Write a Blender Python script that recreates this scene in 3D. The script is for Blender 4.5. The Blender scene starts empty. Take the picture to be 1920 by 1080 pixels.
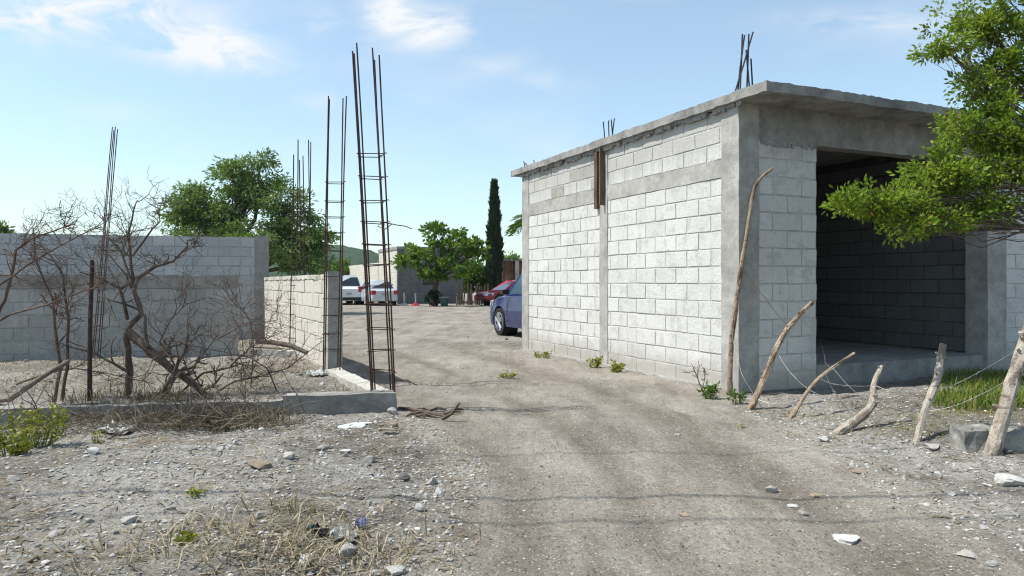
import bpy, math, random
import numpy as np
from mathutils import Vector, noise, Matrix

# ------------------------------------------------------------------ basics
for w in list(bpy.data.worlds): bpy.data.worlds.remove(w)
scene = bpy.context.scene
COL = scene.collection
F, HZ, CAMH = 1340.0, 530.0, 1.35          # focal length in photo pixels, horizon row, eye height

def P(px, py, z=0.0):                      # photo pixel -> point on the level z
    d = (CAMH - z) * F / (py - HZ)
    return Vector(((px - 960) / F * d, d, z))
def PD(px, py, d):                         # photo pixel -> point at the depth d
    return Vector(((px - 960) / F * d, d, CAMH + (HZ - py) / F * d))

U = Vector((-.4035, .915)).normalized()    # along the street
V = Vector((.915, .4035)).normalized()     # across it
C0 = Vector((2.76, 8.70))                  # near corner of the block building
def W(t, s, z=0.0, o=C0):
    q = o + V * t + U * s
    return Vector((q.x, q.y, z))

R = random.Random(7)
def nz(p, f=1.0, o=0.0):
    return noise.noise((p[0]*f+o, p[1]*f+o*.7, (p[2] if len(p) > 2 else 0)*f-o))

def smooth(a, b, x):
    k = min(1, max(0, (x-a)/(b-a))); return k*k*(3-2*k)

# ------------------------------------------------------------------ object helpers
def tag(o, label, cat, group=None, kind=None):
    o['label'] = label; o['category'] = cat
    if group: o['group'] = group
    if kind: o['kind'] = kind
    return o

def thing(name, loc, label, cat, group=None):
    o = bpy.data.objects.new(name, None); COL.objects.link(o)
    o.location = loc; o.empty_display_size = .2
    return tag(o, label, cat, group)

class MB:
    def __init__(s): s.v = []; s.f = []; s.m = []; s.t = []
    def face(s, idx, m=0, t=.5): s.f.append(idx); s.m.append(m); s.t.append(t)
    def poly(s, pts, m=0, t=.5):
        b = len(s.v); s.v += [tuple(p) for p in pts]; s.face(tuple(range(b, b+len(pts))), m, t)
    def hexa(s, c, m=0, t=.5):             # 8 corners: bottom 4 ccw then top 4 ccw
        b = len(s.v); s.v += [tuple(p) for p in c]
        for q in ((3,2,1,0),(4,5,6,7),(0,1,5,4),(1,2,6,5),(2,3,7,6),(3,0,4,7)):
            s.face(tuple(b+i for i in q), m, t)
    def box(s, x0, x1, y0, y1, z0, z1, m=0, t=.5, xf=None):
        c = [(x0,y0,z0),(x1,y0,z0),(x1,y1,z0),(x0,y1,z0),(x0,y0,z1),(x1,y0,z1),(x1,y1,z1),(x0,y1,z1)]
        s.hexa([xf(*p) for p in c] if xf else c, m, t)
    def tsz(s, t0, t1, s0, s1, z0, z1, m=0, t=.5, o=C0):
        s.box(t0,t1,s0,s1,z0,z1,m,t,xf=lambda a,b,c: W(a,b,c,o))
    def rough(s, x0, x1, y0, y1, z0, z1, step=.12, amp=.012, fr=4, m=0, t=.5, xf=None, seed=0.0, chip=0.0):
        # a box of subdivided faces whose surface wanders: cast concrete
        def grid(o, a, b):
            na = max(1, int(a.length/step)); nb = max(1, int(b.length/step)); base = len(s.v)
            for i in range(na+1):
                for j in range(nb+1):
                    p = o + a*(i/na) + b*(j/nb)
                    q = Vector(xf(*p)) if xf else p
                    k = noise.noise_vector(q*fr + Vector((seed,seed,seed)))*amp
                    if chip:
                        k += noise.noise_vector(q*fr*3.1 + Vector((seed,2,seed)))*chip
                    s.v.append(tuple(q + k))
            for i in range(na):
                for j in range(nb):
                    a0 = base+i*(nb+1)+j
                    s.face((a0, a0+nb+1, a0+nb+2, a0+1), m, t)
        X = Vector((x1-x0,0,0)); Y = Vector((0,y1-y0,0)); Z = Vector((0,0,z1-z0)); O = Vector((x0,y0,z0))
        grid(O, Y, X); grid(O+Z, X, Y); grid(O, X, Z); grid(O+Y, Z, X); grid(O, Z, Y); grid(O+X, Y, Z)
    def tube(s, pts, rad, n=6, m=0, t=.5, cap=True, wob=0.0):
        pts = [Vector(p) for p in pts]
        if not hasattr(rad, '__len__'): rad = [rad]*len(pts)
        base = len(s.v); up = Vector((.3,.2,1)); prev = None
        for i, p in enumerate(pts):
            d = (pts[min(i+1,len(pts)-1)] - pts[max(i-1,0)])
            if d.length < 1e-9: d = Vector((0,0,1))
            d.normalize()
            if prev is None:
                a = d.cross(Vector((1,0,0)) if abs(d.x) < .8 else Vector((0,1,0))).normalized()
            else:
                a = (prev - d*prev.dot(d))
                a = a.normalized() if a.length > 1e-6 else d.orthogonal().normalized()
            prev = a; b = d.cross(a)
            for k in range(n):
                g = 2*math.pi*k/n
                r = rad[i]*(1 + (wob*noise.noise((p+a*math.cos(g)+b*math.sin(g))*6) if wob else 0))
                s.v.append(tuple(p + (a*math.cos(g) + b*math.sin(g))*r))
        for i in range(len(pts)-1):
            for k in range(n):
                a0 = base+i*n+k; a1 = base+i*n+(k+1)%n
                s.face((a0, a1, a1+n, a0+n), m, t)
        if cap:
            s.face(tuple(base+k for k in reversed(range(n))), m, t)
            e = base+(len(pts)-1)*n; s.face(tuple(e+k for k in range(n)), m, t)
    def disc(s, c, ax, r, depth, n=20, m=0, t=.5, r2=None):   # short cylinder
        ax = Vector(ax).normalized(); s.tube([Vector(c)-ax*depth/2, Vector(c)+ax*depth/2], [r, r2 or r], n, m, t)
    def build(s, name, mats, parent=None, loc=None, smooth_=False):
        me = bpy.data.meshes.new(name)
        L = Vector(parent_world(parent)) if parent else Vector(loc or (0,0,0))
        vs = np.array(s.v, dtype=np.float64).reshape(-1,3) - np.array(L)
        me.from_pydata(vs.tolist(), [], s.f)
        if not isinstance(mats, (list, tuple)): mats = [mats]
        for m in mats: me.materials.append(m)
        me.polygons.foreach_set('material_index', s.m)
        me.polygons.foreach_set('use_smooth', [smooth_]*len(s.f))
        at = me.attributes.new('tint', 'FLOAT', 'FACE'); at.data.foreach_set('value', s.t)
        me.update()
        o = bpy.data.objects.new(name, me); COL.objects.link(o)
        if parent: o.parent = parent
        else: o.location = L
        return o

def parent_world(o):
    p = Vector((0,0,0))
    while o: p += o.location; o = o.parent
    return p

def np_mesh(name, verts, faces, mats, tint=None, parent=None, loc=(0,0,0), smooth_=False, midx=None):
    # faces: (n,3) or (n,4) array
    me = bpy.data.meshes.new(name); L = Vector(parent_world(parent)) if parent else Vector(loc)
    verts = np.asarray(verts, dtype=np.float32) - np.array(L, dtype=np.float32)
    n, k = faces.shape
    me.vertices.add(len(verts)); me.vertices.foreach_set('co', verts.ravel())
    me.loops.add(n*k); me.loops.foreach_set('vertex_index', faces.astype(np.int32).ravel())
    me.polygons.add(n); me.polygons.foreach_set('loop_start', np.arange(0, n*k, k, dtype=np.int32))
    me.polygons.foreach_set('loop_total', np.full(n, k, dtype=np.int32))
    if not isinstance(mats, (list, tuple)): mats = [mats]
    for m in mats: me.materials.append(m)
    if midx is not None: me.polygons.foreach_set('material_index', np.asarray(midx, dtype=np.int32))
    me.polygons.foreach_set('use_smooth', np.full(n, smooth_))
    if tint is not None:
        at = me.attributes.new('tint', 'FLOAT', 'FACE'); at.data.foreach_set('value', np.asarray(tint, dtype=np.float32))
    me.update(calc_edges=True); me.validate()
    o = bpy.data.objects.new(name, me); COL.objects.link(o)
    if parent: o.parent = parent
    else: o.location = L
    return o

# ------------------------------------------------------------------ materials
class NT:
    def __init__(s, name):
        s.mat = bpy.data.materials.new(name); s.mat.use_nodes = True
        s.t = s.mat.node_tree; s.t.nodes.clear()
        s.out = s.n('ShaderNodeOutputMaterial'); s.b = s.n('ShaderNodeBsdfPrincipled')
        s.l(s.b.outputs[0], s.out.inputs[0]); s.b.inputs['Roughness'].default_value = .85
        s.b.inputs['Specular IOR Level'].default_value = .25
        s.tc = s.n('ShaderNodeTexCoord')
    def n(s, ty): return s.t.nodes.new(ty)
    def l(s, a, b): s.t.links.new(a, b)
    def put(s, inp, v):
        if hasattr(v, 'links') or hasattr(v, 'is_linked'): s.l(v, inp)
        else: inp.default_value = v
    def noise(s, scale, detail=4, rough=.55, vec=None, dist=0, out=0):
        q = s.n('ShaderNodeTexNoise'); q.inputs['Scale'].default_value = scale; q.inputs['Detail'].default_value = detail
        q.inputs['Roughness'].default_value = rough; q.inputs['Distortion'].default_value = dist
        s.l(vec or s.tc.outputs['Object'], q.inputs['Vector']); return q.outputs[out]
    def voro(s, scale, vec=None, feat='F1', out='Distance'):
        q = s.n('ShaderNodeTexVoronoi'); q.feature = feat; q.inputs['Scale'].default_value = scale
        s.l(vec or s.tc.outputs['Object'], q.inputs['Vector']); return q.outputs[out]
    def map(s, sc=(1,1,1), rot=(0,0,0), src='Object'):
        q = s.n('ShaderNodeMapping'); q.inputs['Scale'].default_value = sc; q.inputs['Rotation'].default_value = rot
        s.l(s.tc.outputs[src], q.inputs['Vector']); return q.outputs[0]
    def ramp(s, fac, stops):
        q = s.n('ShaderNodeValToRGB'); e = q.color_ramp.elements
        while len(e) < len(stops): e.new(.5)
        for i, (p, c) in enumerate(stops):
            e[i].position = p; e[i].color = (c, c, c, 1) if not hasattr(c, '__len__') else (*c, 1)
        s.l(fac, q.inputs[0]); return q.outputs[0]
    def mix(s, fac, a, b, mode='MIX'):
        q = s.n('ShaderNodeMix'); q.data_type = 'RGBA'; q.blend_type = mode
        s.put(q.inputs[0], fac)
        for i, v in ((6, a), (7, b)):
            s.put(q.inputs[i], (*v, 1) if isinstance(v, tuple) and len(v) == 3 else v)
        return q.outputs[2]
    def math(s, op, a, b=0.0, clamp=False):
        q = s.n('ShaderNodeMath'); q.operation = op; q.use_clamp = clamp
        s.put(q.inputs[0], a); s.put(q.inputs[1], b); return q.outputs[0]
    def attr(s, name='tint'):
        q = s.n('ShaderNodeAttribute'); q.attribute_name = name; return q.outputs['Fac']
    def bump(s, h, st=.4, dist=.02):
        q = s.n('ShaderNodeBump'); q.inputs['Strength'].default_value = st; q.inputs['Distance'].default_value = dist
        s.l(h, q.inputs['Height']); s.l(q.outputs[0], s.b.inputs['Normal'])
    def col(s, c): s.put(s.b.inputs['Base Color'], (*c, 1) if isinstance(c, tuple) and len(c) == 3 else c)

def simple(name, c, rough=.7, var=.25, sc=8, metal=0, spec=.25, bump=.0):
    k = NT(name); n = k.noise(sc, 5, .6)
    a = tuple(x*(1-var) for x in c); b = tuple(min(1, x*(1+var)) for x in c)
    k.col(k.ramp(n, [(.3, a), (.7, b)])); k.b.inputs['Roughness'].default_value = rough
    k.b.inputs['Metallic'].default_value = metal; k.b.inputs['Specular IOR Level'].default_value = spec
    if bump: k.bump(k.noise(sc*6, 4), bump, .01)
    return k.mat

def concrete(name, base, dark, blotch=.9, streak=.35, warm=(.33,.30,.26)):
    k = NT(name)
    n1 = k.noise(blotch, 7, .62); n2 = k.noise(14, 5, .6); n3 = k.noise(90, 3, .6)
    st = k.noise(1.0, 5, .6, vec=k.map((5,5,.35)))
    c = k.ramp(n1, [(.28, dark), (.52, base), (.75, tuple(x*1.12 for x in base))])
    c = k.mix(k.math('MULTIPLY', k.ramp(st, [(.5, 0.0), (.72, 1.0)]), streak), c, tuple(x*.62 for x in base))
    c = k.mix(k.math('MULTIPLY', k.ramp(k.noise(.5, 4, .6), [(.5, 0.0), (.7, 1.0)]), .4), c, warm)
    c = k.mix(k.math('MULTIPLY', k.ramp(n2, [(.35, 1.0), (.6, 0.0)]), .25), c, dark)
    hc = k.math('MULTIPLY', k.ramp(k.voro(38), [(.06, 1.0), (.2, 0.0)]), k.ramp(k.noise(2.2, 4, .6), [(.48, 0.0), (.62, .75)]))
    c = k.mix(hc, c, tuple(x*.45 for x in dark))
    bd = k.n('ShaderNodeSeparateXYZ'); k.l(k.tc.outputs['Object'], bd.inputs[0])
    ln_ = k.math('FRACT', k.math('MULTIPLY', bd.outputs['Z'], 1.9)); c = k.mix(k.math('MULTIPLY', k.ramp(ln_, [(.0, 1.0), (.03, 0.0)]), .35), c, dark)
    c = k.mix(.4, c, k.ramp(k.noise(5, 6, .7), [(.3, .15), (.7, .8)]), 'OVERLAY')
    c = k.mix(.3, c, k.ramp(n3, [(.3, .1), (.7, .8)]), 'OVERLAY')
    k.col(c); k.b.inputs['Roughness'].default_value = .92; k.b.inputs['Specular IOR Level'].default_value = .15
    k.bump(k.math('ADD', k.math('MULTIPLY', n2, .7), k.math('MULTIPLY', n3, .3)), .5, .012)
    return k.mat

def block(name, lo, hi, stain, dirt=.35, splash=False):
    # concrete block: every block its own grey (tint), pitted face, smeared mortar
    k = NT(name); t = k.attr()
    c = k.ramp(t, [(0.0, stain), (.12, lo), (.55, tuple((a+b)/2 for a, b in zip(lo, hi))), (1.0, hi)])
    n1 = k.noise(1.6, 6, .6); n2 = k.noise(26, 5, .65); n3 = k.noise(130, 3, .6)
    pit = k.voro(55, out='Distance')
    c = k.mix(k.math('MULTIPLY', k.ramp(n1, [(.45, 0.0), (.75, 1.0)]), dirt), c, tuple(x*.72 for x in lo))
    st = k.noise(1.0, 5, .6, vec=k.map((6,6,.3)))
    c = k.mix(k.math('MULTIPLY', k.ramp(st, [(.52, 0.0), (.75, 1.0)]), dirt*.7), c, tuple(x*.6 for x in lo))
    c = k.mix(k.math('MULTIPLY', k.ramp(n2, [(.3, 1.0), (.5, 0.0)]), .3), c, tuple(x*.6 for x in lo))
    c = k.mix(k.math('MULTIPLY', k.ramp(pit, [(.05, 1.0), (.18, 0.0)]), .35), c, tuple(x*.45 for x in lo))
    if splash:                             # soil splashed up the foot of the wall, cement runs below the slab
        sp = k.n('ShaderNodeSeparateXYZ'); k.l(k.tc.outputs['Object'], sp.inputs[0]); z = sp.outputs['Z']
        lo_ = k.math('SUBTRACT', k.math('ADD', .16, k.math('MULTIPLY', k.noise(3.5, 5, .65), .55)), z)
        c = k.mix(k.math('MULTIPLY', k.ramp(lo_, [(0.0, 0.0), (.30, 1.0)]), .6), c, (.30,.265,.215))
        run = k.math('ADD', k.math('SUBTRACT', z, 2.62), k.math('MULTIPLY', k.noise(1.0, 5, .6, vec=k.map((9,9,.5))), .9))
        c = k.mix(k.math('MULTIPLY', k.ramp(run, [(.62, 0.0), (1.0, 1.0)]), .55), c, (.33,.315,.29))
        sm = k.math('MULTIPLY', k.ramp(k.noise(5, 6, .7), [(.52, 0.0), (.62, 1.0)]), .6); c = k.mix(sm, c, (.43,.415,.39))
    c = k.mix(.3, c, k.ramp(n3, [(.3, .1), (.7, .8)]), 'OVERLAY')
    k.col(c); k.b.inputs['Roughness'].default_value = .95; k.b.inputs['Specular IOR Level'].default_value = .1
    k.bump(k.math('ADD', n2, k.math('MULTIPLY', n3, .5)), .7, .012)
    return k.mat

def leaf(name, stops, trans=.35, rough=.5):
    k = NT(name); t = k.attr(); c = k.ramp(t, stops); k.col(c)
    k.b.inputs['Roughness'].default_value = rough; k.b.inputs['Specular IOR Level'].default_value = .3
    tr = k.n('ShaderNodeBsdfTranslucent'); mx = k.n('ShaderNodeMixShader'); mx.inputs[0].default_value = trans
    k.l(k.mix(.5, c, (.16,.24,.02)), tr.inputs[0])
    k.l(k.b.outputs[0], mx.inputs[1]); k.l(tr.outputs[0], mx.inputs[2]); k.l(mx.outputs[0], k.out.inputs[0])
    return k.mat

def bark(name, a, b, sc=10, stretch=(1,1,.25), patch=None):
    k = NT(name); n = k.noise(sc, 6, .65, vec=k.map(stretch)); n2 = k.noise(sc*5, 4, .6)
    k.col(k.mix(.3, k.ramp(n, [(.3, a), (.7, b)]), k.ramp(n2, [(.3, .1), (.7, .8)]), 'OVERLAY'))
    if patch:                              # bark left in flakes and dark rings
        c0 = k.b.inputs['Base Color'].links[0].from_socket
        pm = k.ramp(k.noise(9, 6, .7, vec=k.map((1,1,.45))), [(.52, 0.0), (.57, .85)]); c0 = k.mix(pm, c0, patch)
        rg_ = k.ramp(k.noise(16, 4, .6, vec=k.map((.25,.25,1.6))), [(.60, 0.0), (.66, .7)]); k.col(k.mix(rg_, c0, tuple(x*.6 for x in patch)))
    k.b.inputs['Roughness'].default_value = .9; k.bump(k.math('ADD', n, n2), .8, .012); return k.mat

M = {}
M['block_white'] = block('pale_block', (.56,.55,.53), (.65,.64,.62), (.27,.245,.205), .3, True)
M['mortar'] = concrete('mortar', (.50,.49,.465), (.40,.39,.365), streak=.2)
M['block_grey'] = block('grey_block', (.36,.365,.365), (.47,.475,.47), (.24,.225,.20), .35)
M['mortar_grey'] = concrete('grey_mortar', (.345,.345,.34), (.26,.255,.25))
M['block_tan'] = block('tan_block', (.52,.485,.42), (.59,.555,.49), (.42,.385,.32), .3)
M['mortar_tan'] = concrete('cream_mortar', (.49,.46,.40), (.41,.385,.33), streak=.2)
M['block_old'] = block('weathered_block', (.29,.285,.27), (.42,.415,.395), (.17,.14,.11), .55)
M['beam_old'] = concrete('weathered_beam', (.28,.265,.24), (.16,.148,.135), blotch=1.4, streak=.6)
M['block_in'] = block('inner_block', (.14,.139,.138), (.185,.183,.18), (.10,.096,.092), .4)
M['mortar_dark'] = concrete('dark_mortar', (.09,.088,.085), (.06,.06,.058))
M['concrete'] = concrete('column_concrete', (.40,.385,.36), (.27,.26,.245))
M['concrete_dark'] = concrete('beam_concrete', (.30,.29,.275), (.20,.19,.18), streak=.5)
M['slab'] = concrete('slab_concrete', (.31,.30,.285), (.17,.165,.158), blotch=2.6, streak=.5)
M['kerb'] = concrete('kerb_concrete', (.46,.44,.40), (.30,.28,.25), blotch=2)
M['kerb_dark'] = concrete('dark_kerb_concrete', (.27,.26,.24), (.13,.125,.12), blotch=2.4, streak=.6)  # darker kerb tone: shade of the kerb front put into the colour
M['stucco'] = concrete('stucco', (.19,.19,.195), (.14,.14,.145))
M['rebar'] = simple('rusty_steel', (.055,.030,.024), .8, .5, 14)
M['rebar_dark'] = simple('dark_steel', (.035,.032,.036), .7, .4, 14)
M['wire'] = simple('fence_wire', (.24,.225,.215), .5, .4, 20, .6)
M['plank'] = bark('form_plank', (.045,.03,.022), (.17,.12,.08), 8)
M['stick'] = bark('peeled_stick', (.17,.12,.08), (.42,.335,.245), 16, patch=(.10,.065,.045))
M['stick_pale'] = bark('grey_stick', (.22,.18,.14), (.48,.43,.365), 18, patch=(.16,.125,.10))
M['deadwood'] = bark('dead_wood', (.055,.041,.033), (.18,.14,.11), 14)
M['deadtwig'] = bark('dead_twig', (.065,.042,.034), (.20,.14,.11), 14)
M['greytwig'] = bark('grey_twig', (.11,.085,.065), (.24,.2,.16), 14)
M['brushtwig'] = bark('brush_twig', (.07,.053,.042), (.25,.2,.155), 14)
M['bark'] = bark('tree_bark', (.06,.045,.035), (.16,.125,.095), 9)
M['leaf_near'] = leaf('bright_leaf', [(0,(.06,.10,.012)), (.35,(.13,.21,.018)), (.75,(.27,.36,.035)), (.92,(.37,.41,.05)), (1,(.28,.19,.06))], .5)
M['leaf_feather'] = leaf('feather_leaf', [(0,(.06,.11,.036)), (.5,(.13,.21,.06)), (1,(.22,.32,.085))], .42)
M['leaf_almond'] = leaf('broad_leaf', [(0,(.03,.075,.012)), (.5,(.085,.17,.02)), (.9,(.17,.27,.025)), (1,(.30,.31,.04))], .4)
M['leaf_cypress'] = leaf('cypress_leaf', [(0,(.010,.022,.012)), (1,(.028,.055,.026))], .1)
M['leaf_bush'] = leaf('bush_leaf', [(0,(.03,.075,.012)), (1,(.11,.21,.03))], .35)
M['leaf_weed'] = leaf('weed_leaf', [(0,(.10,.125,.018)), (.6,(.25,.25,.03)), (1,(.42,.37,.06))], .25)
M['straw'] = leaf('straw', [(0,(.09,.065,.038)), (.6,(.23,.18,.115)), (1,(.42,.355,.25))], .2, .8)
M['grass'] = leaf('green_grass', [(0,(.07,.11,.02)), (.6,(.16,.23,.035)), (.85,(.27,.28,.05)), (1,(.35,.28,.10))], .4)
def stone(name, a, b):
    k = NT(name); t = k.attr(); n = k.noise(30, 5, .65)
    c = k.mix(.55, k.ramp(t, [(0, a), (1, b)]), k.ramp(n, [(.3, a), (.7, b)]))
    k.col(k.mix(.2, c, k.ramp(k.noise(160, 3), [(.3, .15), (.7, .8)]), 'OVERLAY')); k.b.inputs['Roughness'].default_value = .9
    k.bump(k.noise(60, 5, .65), .6, .006); return k.mat
M['stone'] = stone('pale_stone', (.22,.205,.185), (.42,.405,.38))
M['stone_dark'] = stone('dark_stone', (.07,.065,.065), (.14,.13,.125))
M['stone_tan'] = stone('tan_stone', (.17,.13,.09), (.32,.26,.19))
M['stone_white'] = stone('white_stone', (.34,.33,.31), (.52,.51,.485))
M['foam'] = stone('white_board', (.46,.52,.52), (.56,.61,.61))
M['gravel'] = stone('gravel_mix', (.055,.05,.043), (.60,.585,.555))
M['plastic_white'] = simple('white_plastic', (.36,.36,.345), .5, .15, 20, 0, .4)
M['plastic_teal'] = simple('teal_plastic', (.02,.075,.075), .3, .3, 10, 0, .5)
M['plastic_violet'] = simple('violet_plastic', (.16,.18,.36), .45, .35, 30, 0, .5)
M['black_cloth'] = simple('black_cloth', (.018,.017,.018), .8, .4, 30)
M['rust_sheet'] = None
M['tyre'] = simple('tyre_rubber', (.018,.018,.018), .8, .3, 20)
M['rim'] = simple('alloy', (.55,.56,.58), .3, .1, 5, .9, .5)
M['trim'] = simple('black_trim', (.02,.02,.021), .5, .2, 9)
def paint(name, c, metal=.2):
    k = NT(name); d = k.noise(6, 5, .6)
    k.col(k.mix(k.ramp(d, [(.45, 0.0), (.8, .35)]), c, tuple(x*.7+.1 for x in c)))
    k.b.inputs['Roughness'].default_value = .3; k.b.inputs['Metallic'].default_value = metal
    k.b.inputs['Coat Weight'].default_value = .6; k.b.inputs['Coat Roughness'].default_value = .08; return k.mat
M['paint_blue'] = paint('blue_paint', (.006,.016,.10)); M['paint_red'] = paint('red_paint', (.27,.008,.02))
M['paint_white'] = paint('white_paint', (.68,.70,.72), 0); M['paint_silver'] = paint('silver_paint', (.52,.56,.58), .3)
def glass(name, c):
    k = NT(name); k.col(c); k.b.inputs['Roughness'].default_value = .06; k.b.inputs['Specular IOR Level'].default_value = .6
    return k.mat
M['glass'] = glass('car_glass', (.02,.028,.035)); M['glass_blue'] = glass('tinted_glass', (.05,.09,.13))
M['lamp_red'] = simple('red_lens', (.35,.01,.02), .15, .1, 5, 0, .6); M['lamp_clear'] = simple('clear_lens', (.6,.62,.65), .12, .1, 5, .3, .6)
def rust_mat():
    k = NT('rusty_sheet'); n = k.noise(2.5, 6, .65, vec=k.map((1,1,.3))); n2 = k.noise(20, 4)
    k.col(k.mix(.3, k.ramp(n, [(.3, (.13,.06,.04)), (.5, (.27,.15,.10)), (.72, (.40,.33,.28))]), k.ramp(n2, [(.3, .2), (.7, .8)]), 'OVERLAY'))
    k.b.inputs['Roughness'].default_value = .75; k.b.inputs['Metallic'].default_value = .1; return k.mat
M['rust_sheet'] = rust_mat()
M['hill'] = None

# ------------------------------------------------------------------ terrain
def xl(y):
    return -.43 - .77*smooth(5.3, 7.6, y) - max(0, y-7.4)*.441*smooth(7.2, 8.2, y)
def xr(y):
    return 2.72 - max(0, y-8.7)*.441
KC = Vector((-1.19, 7.36))                 # outer kerb corner
KD = Vector((-.983, -.185)).normalized()   # kerb runs left along this
def on_pad(x, y):
    p = Vector((x, y)) - KC
    a = p.dot(Vector((-.185, .983)))       # behind the front kerb
    b = -p.dot(V)                          # left of the side kerb
    return min(a, b)
def road_mask(x, y):
    if y > 17:
        return smooth(-19, -15, x)*smooth(-9, -8.2, y*-1+8 if False else -y*.2) if False else 1.0
    e = .35*noise.noise((x*1.3, y*1.3, 3.1)) + .12*noise.noise((x*5, y*5, 1.7))
    return smooth(-.22, .22, min(x - xl(y), xr(y) - x) + e*.6)
TRACKS = [([(-4.2,18.5),(-2.0,13.4),(-.43,9.5),(.38,7.24),(.75,5.3),(.8,3)], .13), ([(-2.6,18.5),(-.5,13.2),(1.0,9.5),(1.5,7.2),(1.75,5.2),(1.9,3)], .22), ([(-5.2,18),(-3.1,13),(-1.5,9.2),(-.35,6.6),(.05,4.6),(.1,2.5)], .2)]
def track(x, y):                           # wheel lines: worn, stained dirt, with rut shade put into the colour
    t = 0.0
    if not 1.5 < y < 19: return t
    x += .10*noise.noise((x*.7, y*.7, 6)); best = 0
    for pl, w in TRACKS:
        for (x0, y0), (x1, y1) in zip(pl[:-1], pl[1:]):
            if y1 <= y <= y0:
                f = (y0-y)/(y0-y1); xc = x0+(x1-x0)*f; best = max(best, math.exp(-((x-xc)/w)**2)); break
    return best*smooth(19, 15, y) if False else best*(1-smooth(14, 18.5, y))
def ground_z(x, y):
    if y > 70 or abs(x) > 60 or y < -10: return 0.0
    p = (x, y, 0)
    rm = road_mask(x, y)
    z_t = -.016*track(x, y)
    k = on_pad(x, y)
    q = Vector((x, y)) - C0; ta, sa_ = q.dot(V), q.dot(U)
    near = 1 - smooth(18, 40, y)
    z = (1-rm)*near*(.055*nz(p, .9) + .030*nz(p, 3.1, 4) + .016*nz(p, 9, 2) + .007*nz(p, 21, 6))
    z += rm*near*(.018*nz(p, .8) + .009*nz(p, 3.3, 4) + .004*nz(p, 11, 8))
    z += rm*near*(.013*noise.noise((ta*3.6+.5*noise.noise((x*.6, y*.6, 1)), sa_*.33, 4)) + .007*noise.noise((ta*8, sa_*.7, 9)))
    z += z_t*rm
    # wheel ruts along the street
    a = (Vector((x, y)) - C0).dot(V)
    z -= rm*near*.022*(math.exp(-((a+2.9)/.22)**2) + math.exp(-((a+1.35)/.22)**2))*smooth(6, 8.5, y)
    if k > -.35 and y < 17: z += .15*smooth(.04, .16, k)
    # left verge sits a little above the wheel track; right verge banks up
    if y < 9: z += .05*smooth(.1, 1.2, xl(y)-x)*(1-smooth(5.8, 6.8, y))
    if x > 2 and y < 11: z += .10*smooth(.1, 1.1, x-2.75)*(1-smooth(7.2, 8.4, y - .44*(x-2.76)))
    if y > 15: z += .02*smooth(15, 20, y)*nz(p, .4)*near
    return z
def G(px, py, lift=0.0):                   # photo pixel -> point on the ground
    z = 0.0
    for _ in range(6):
        q = P(px, py, z); z = ground_z(q.x, q.y)
    q = P(px, py, z); q.z += lift; return q

def axis(a, b, step, hi, grow):
    c = list(np.arange(a, b, step)); x = b; s = step
    while x < hi: c.append(x); s *= grow; x += s
    c.append(hi); return c
ys = [-1500, -600, -200, -80, -30, -12, -5, -2, -.5, .5, 1.3] + axis(2.0, 12.5, .045, 1600, 1.06)
xp = axis(0, 6.2, .045, 1500, 1.09); xs = sorted(set([-v for v in xp] + xp))
NX, NY = len(xs), len(ys)
gv = np.zeros((NY, NX, 3), dtype=np.float32); rmk = np.zeros((NY, NX), dtype=np.float32); trk = np.zeros((NY, NX), dtype=np.float32)
for j, y in enumerate(ys):
    for i, x in enumerate(xs):
        gv[j, i] = (x, y, ground_z(x, y)); trk[j, i] = track(x, y) if abs(x) < 9 else 0; rmk[j, i] = (max(road_mask(x, y), .5*smooth(.05, .3, on_pad(x, y)) if y < 17 else 0) if -10 < y < 60 else (.6 if y > 0 else 1))
ids = np.arange(NX*NY).reshape(NY, NX)
quads = np.stack([ids[:-1,:-1], ids[:-1,1:], ids[1:,1:], ids[1:,:-1]], -1).reshape(-1, 4)
cen = (rmk[:-1,:-1]+rmk[:-1,1:]+rmk[1:,1:]+rmk[1:,:-1]).reshape(-1)/4
cy = gv[:-1,:-1,1].reshape(-1); cx = gv[:-1,:-1,0].reshape(-1)
road_faces = (cen > .55) & (cy < 38) & (cy > -30) & (np.abs(cx) < 25)

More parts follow.
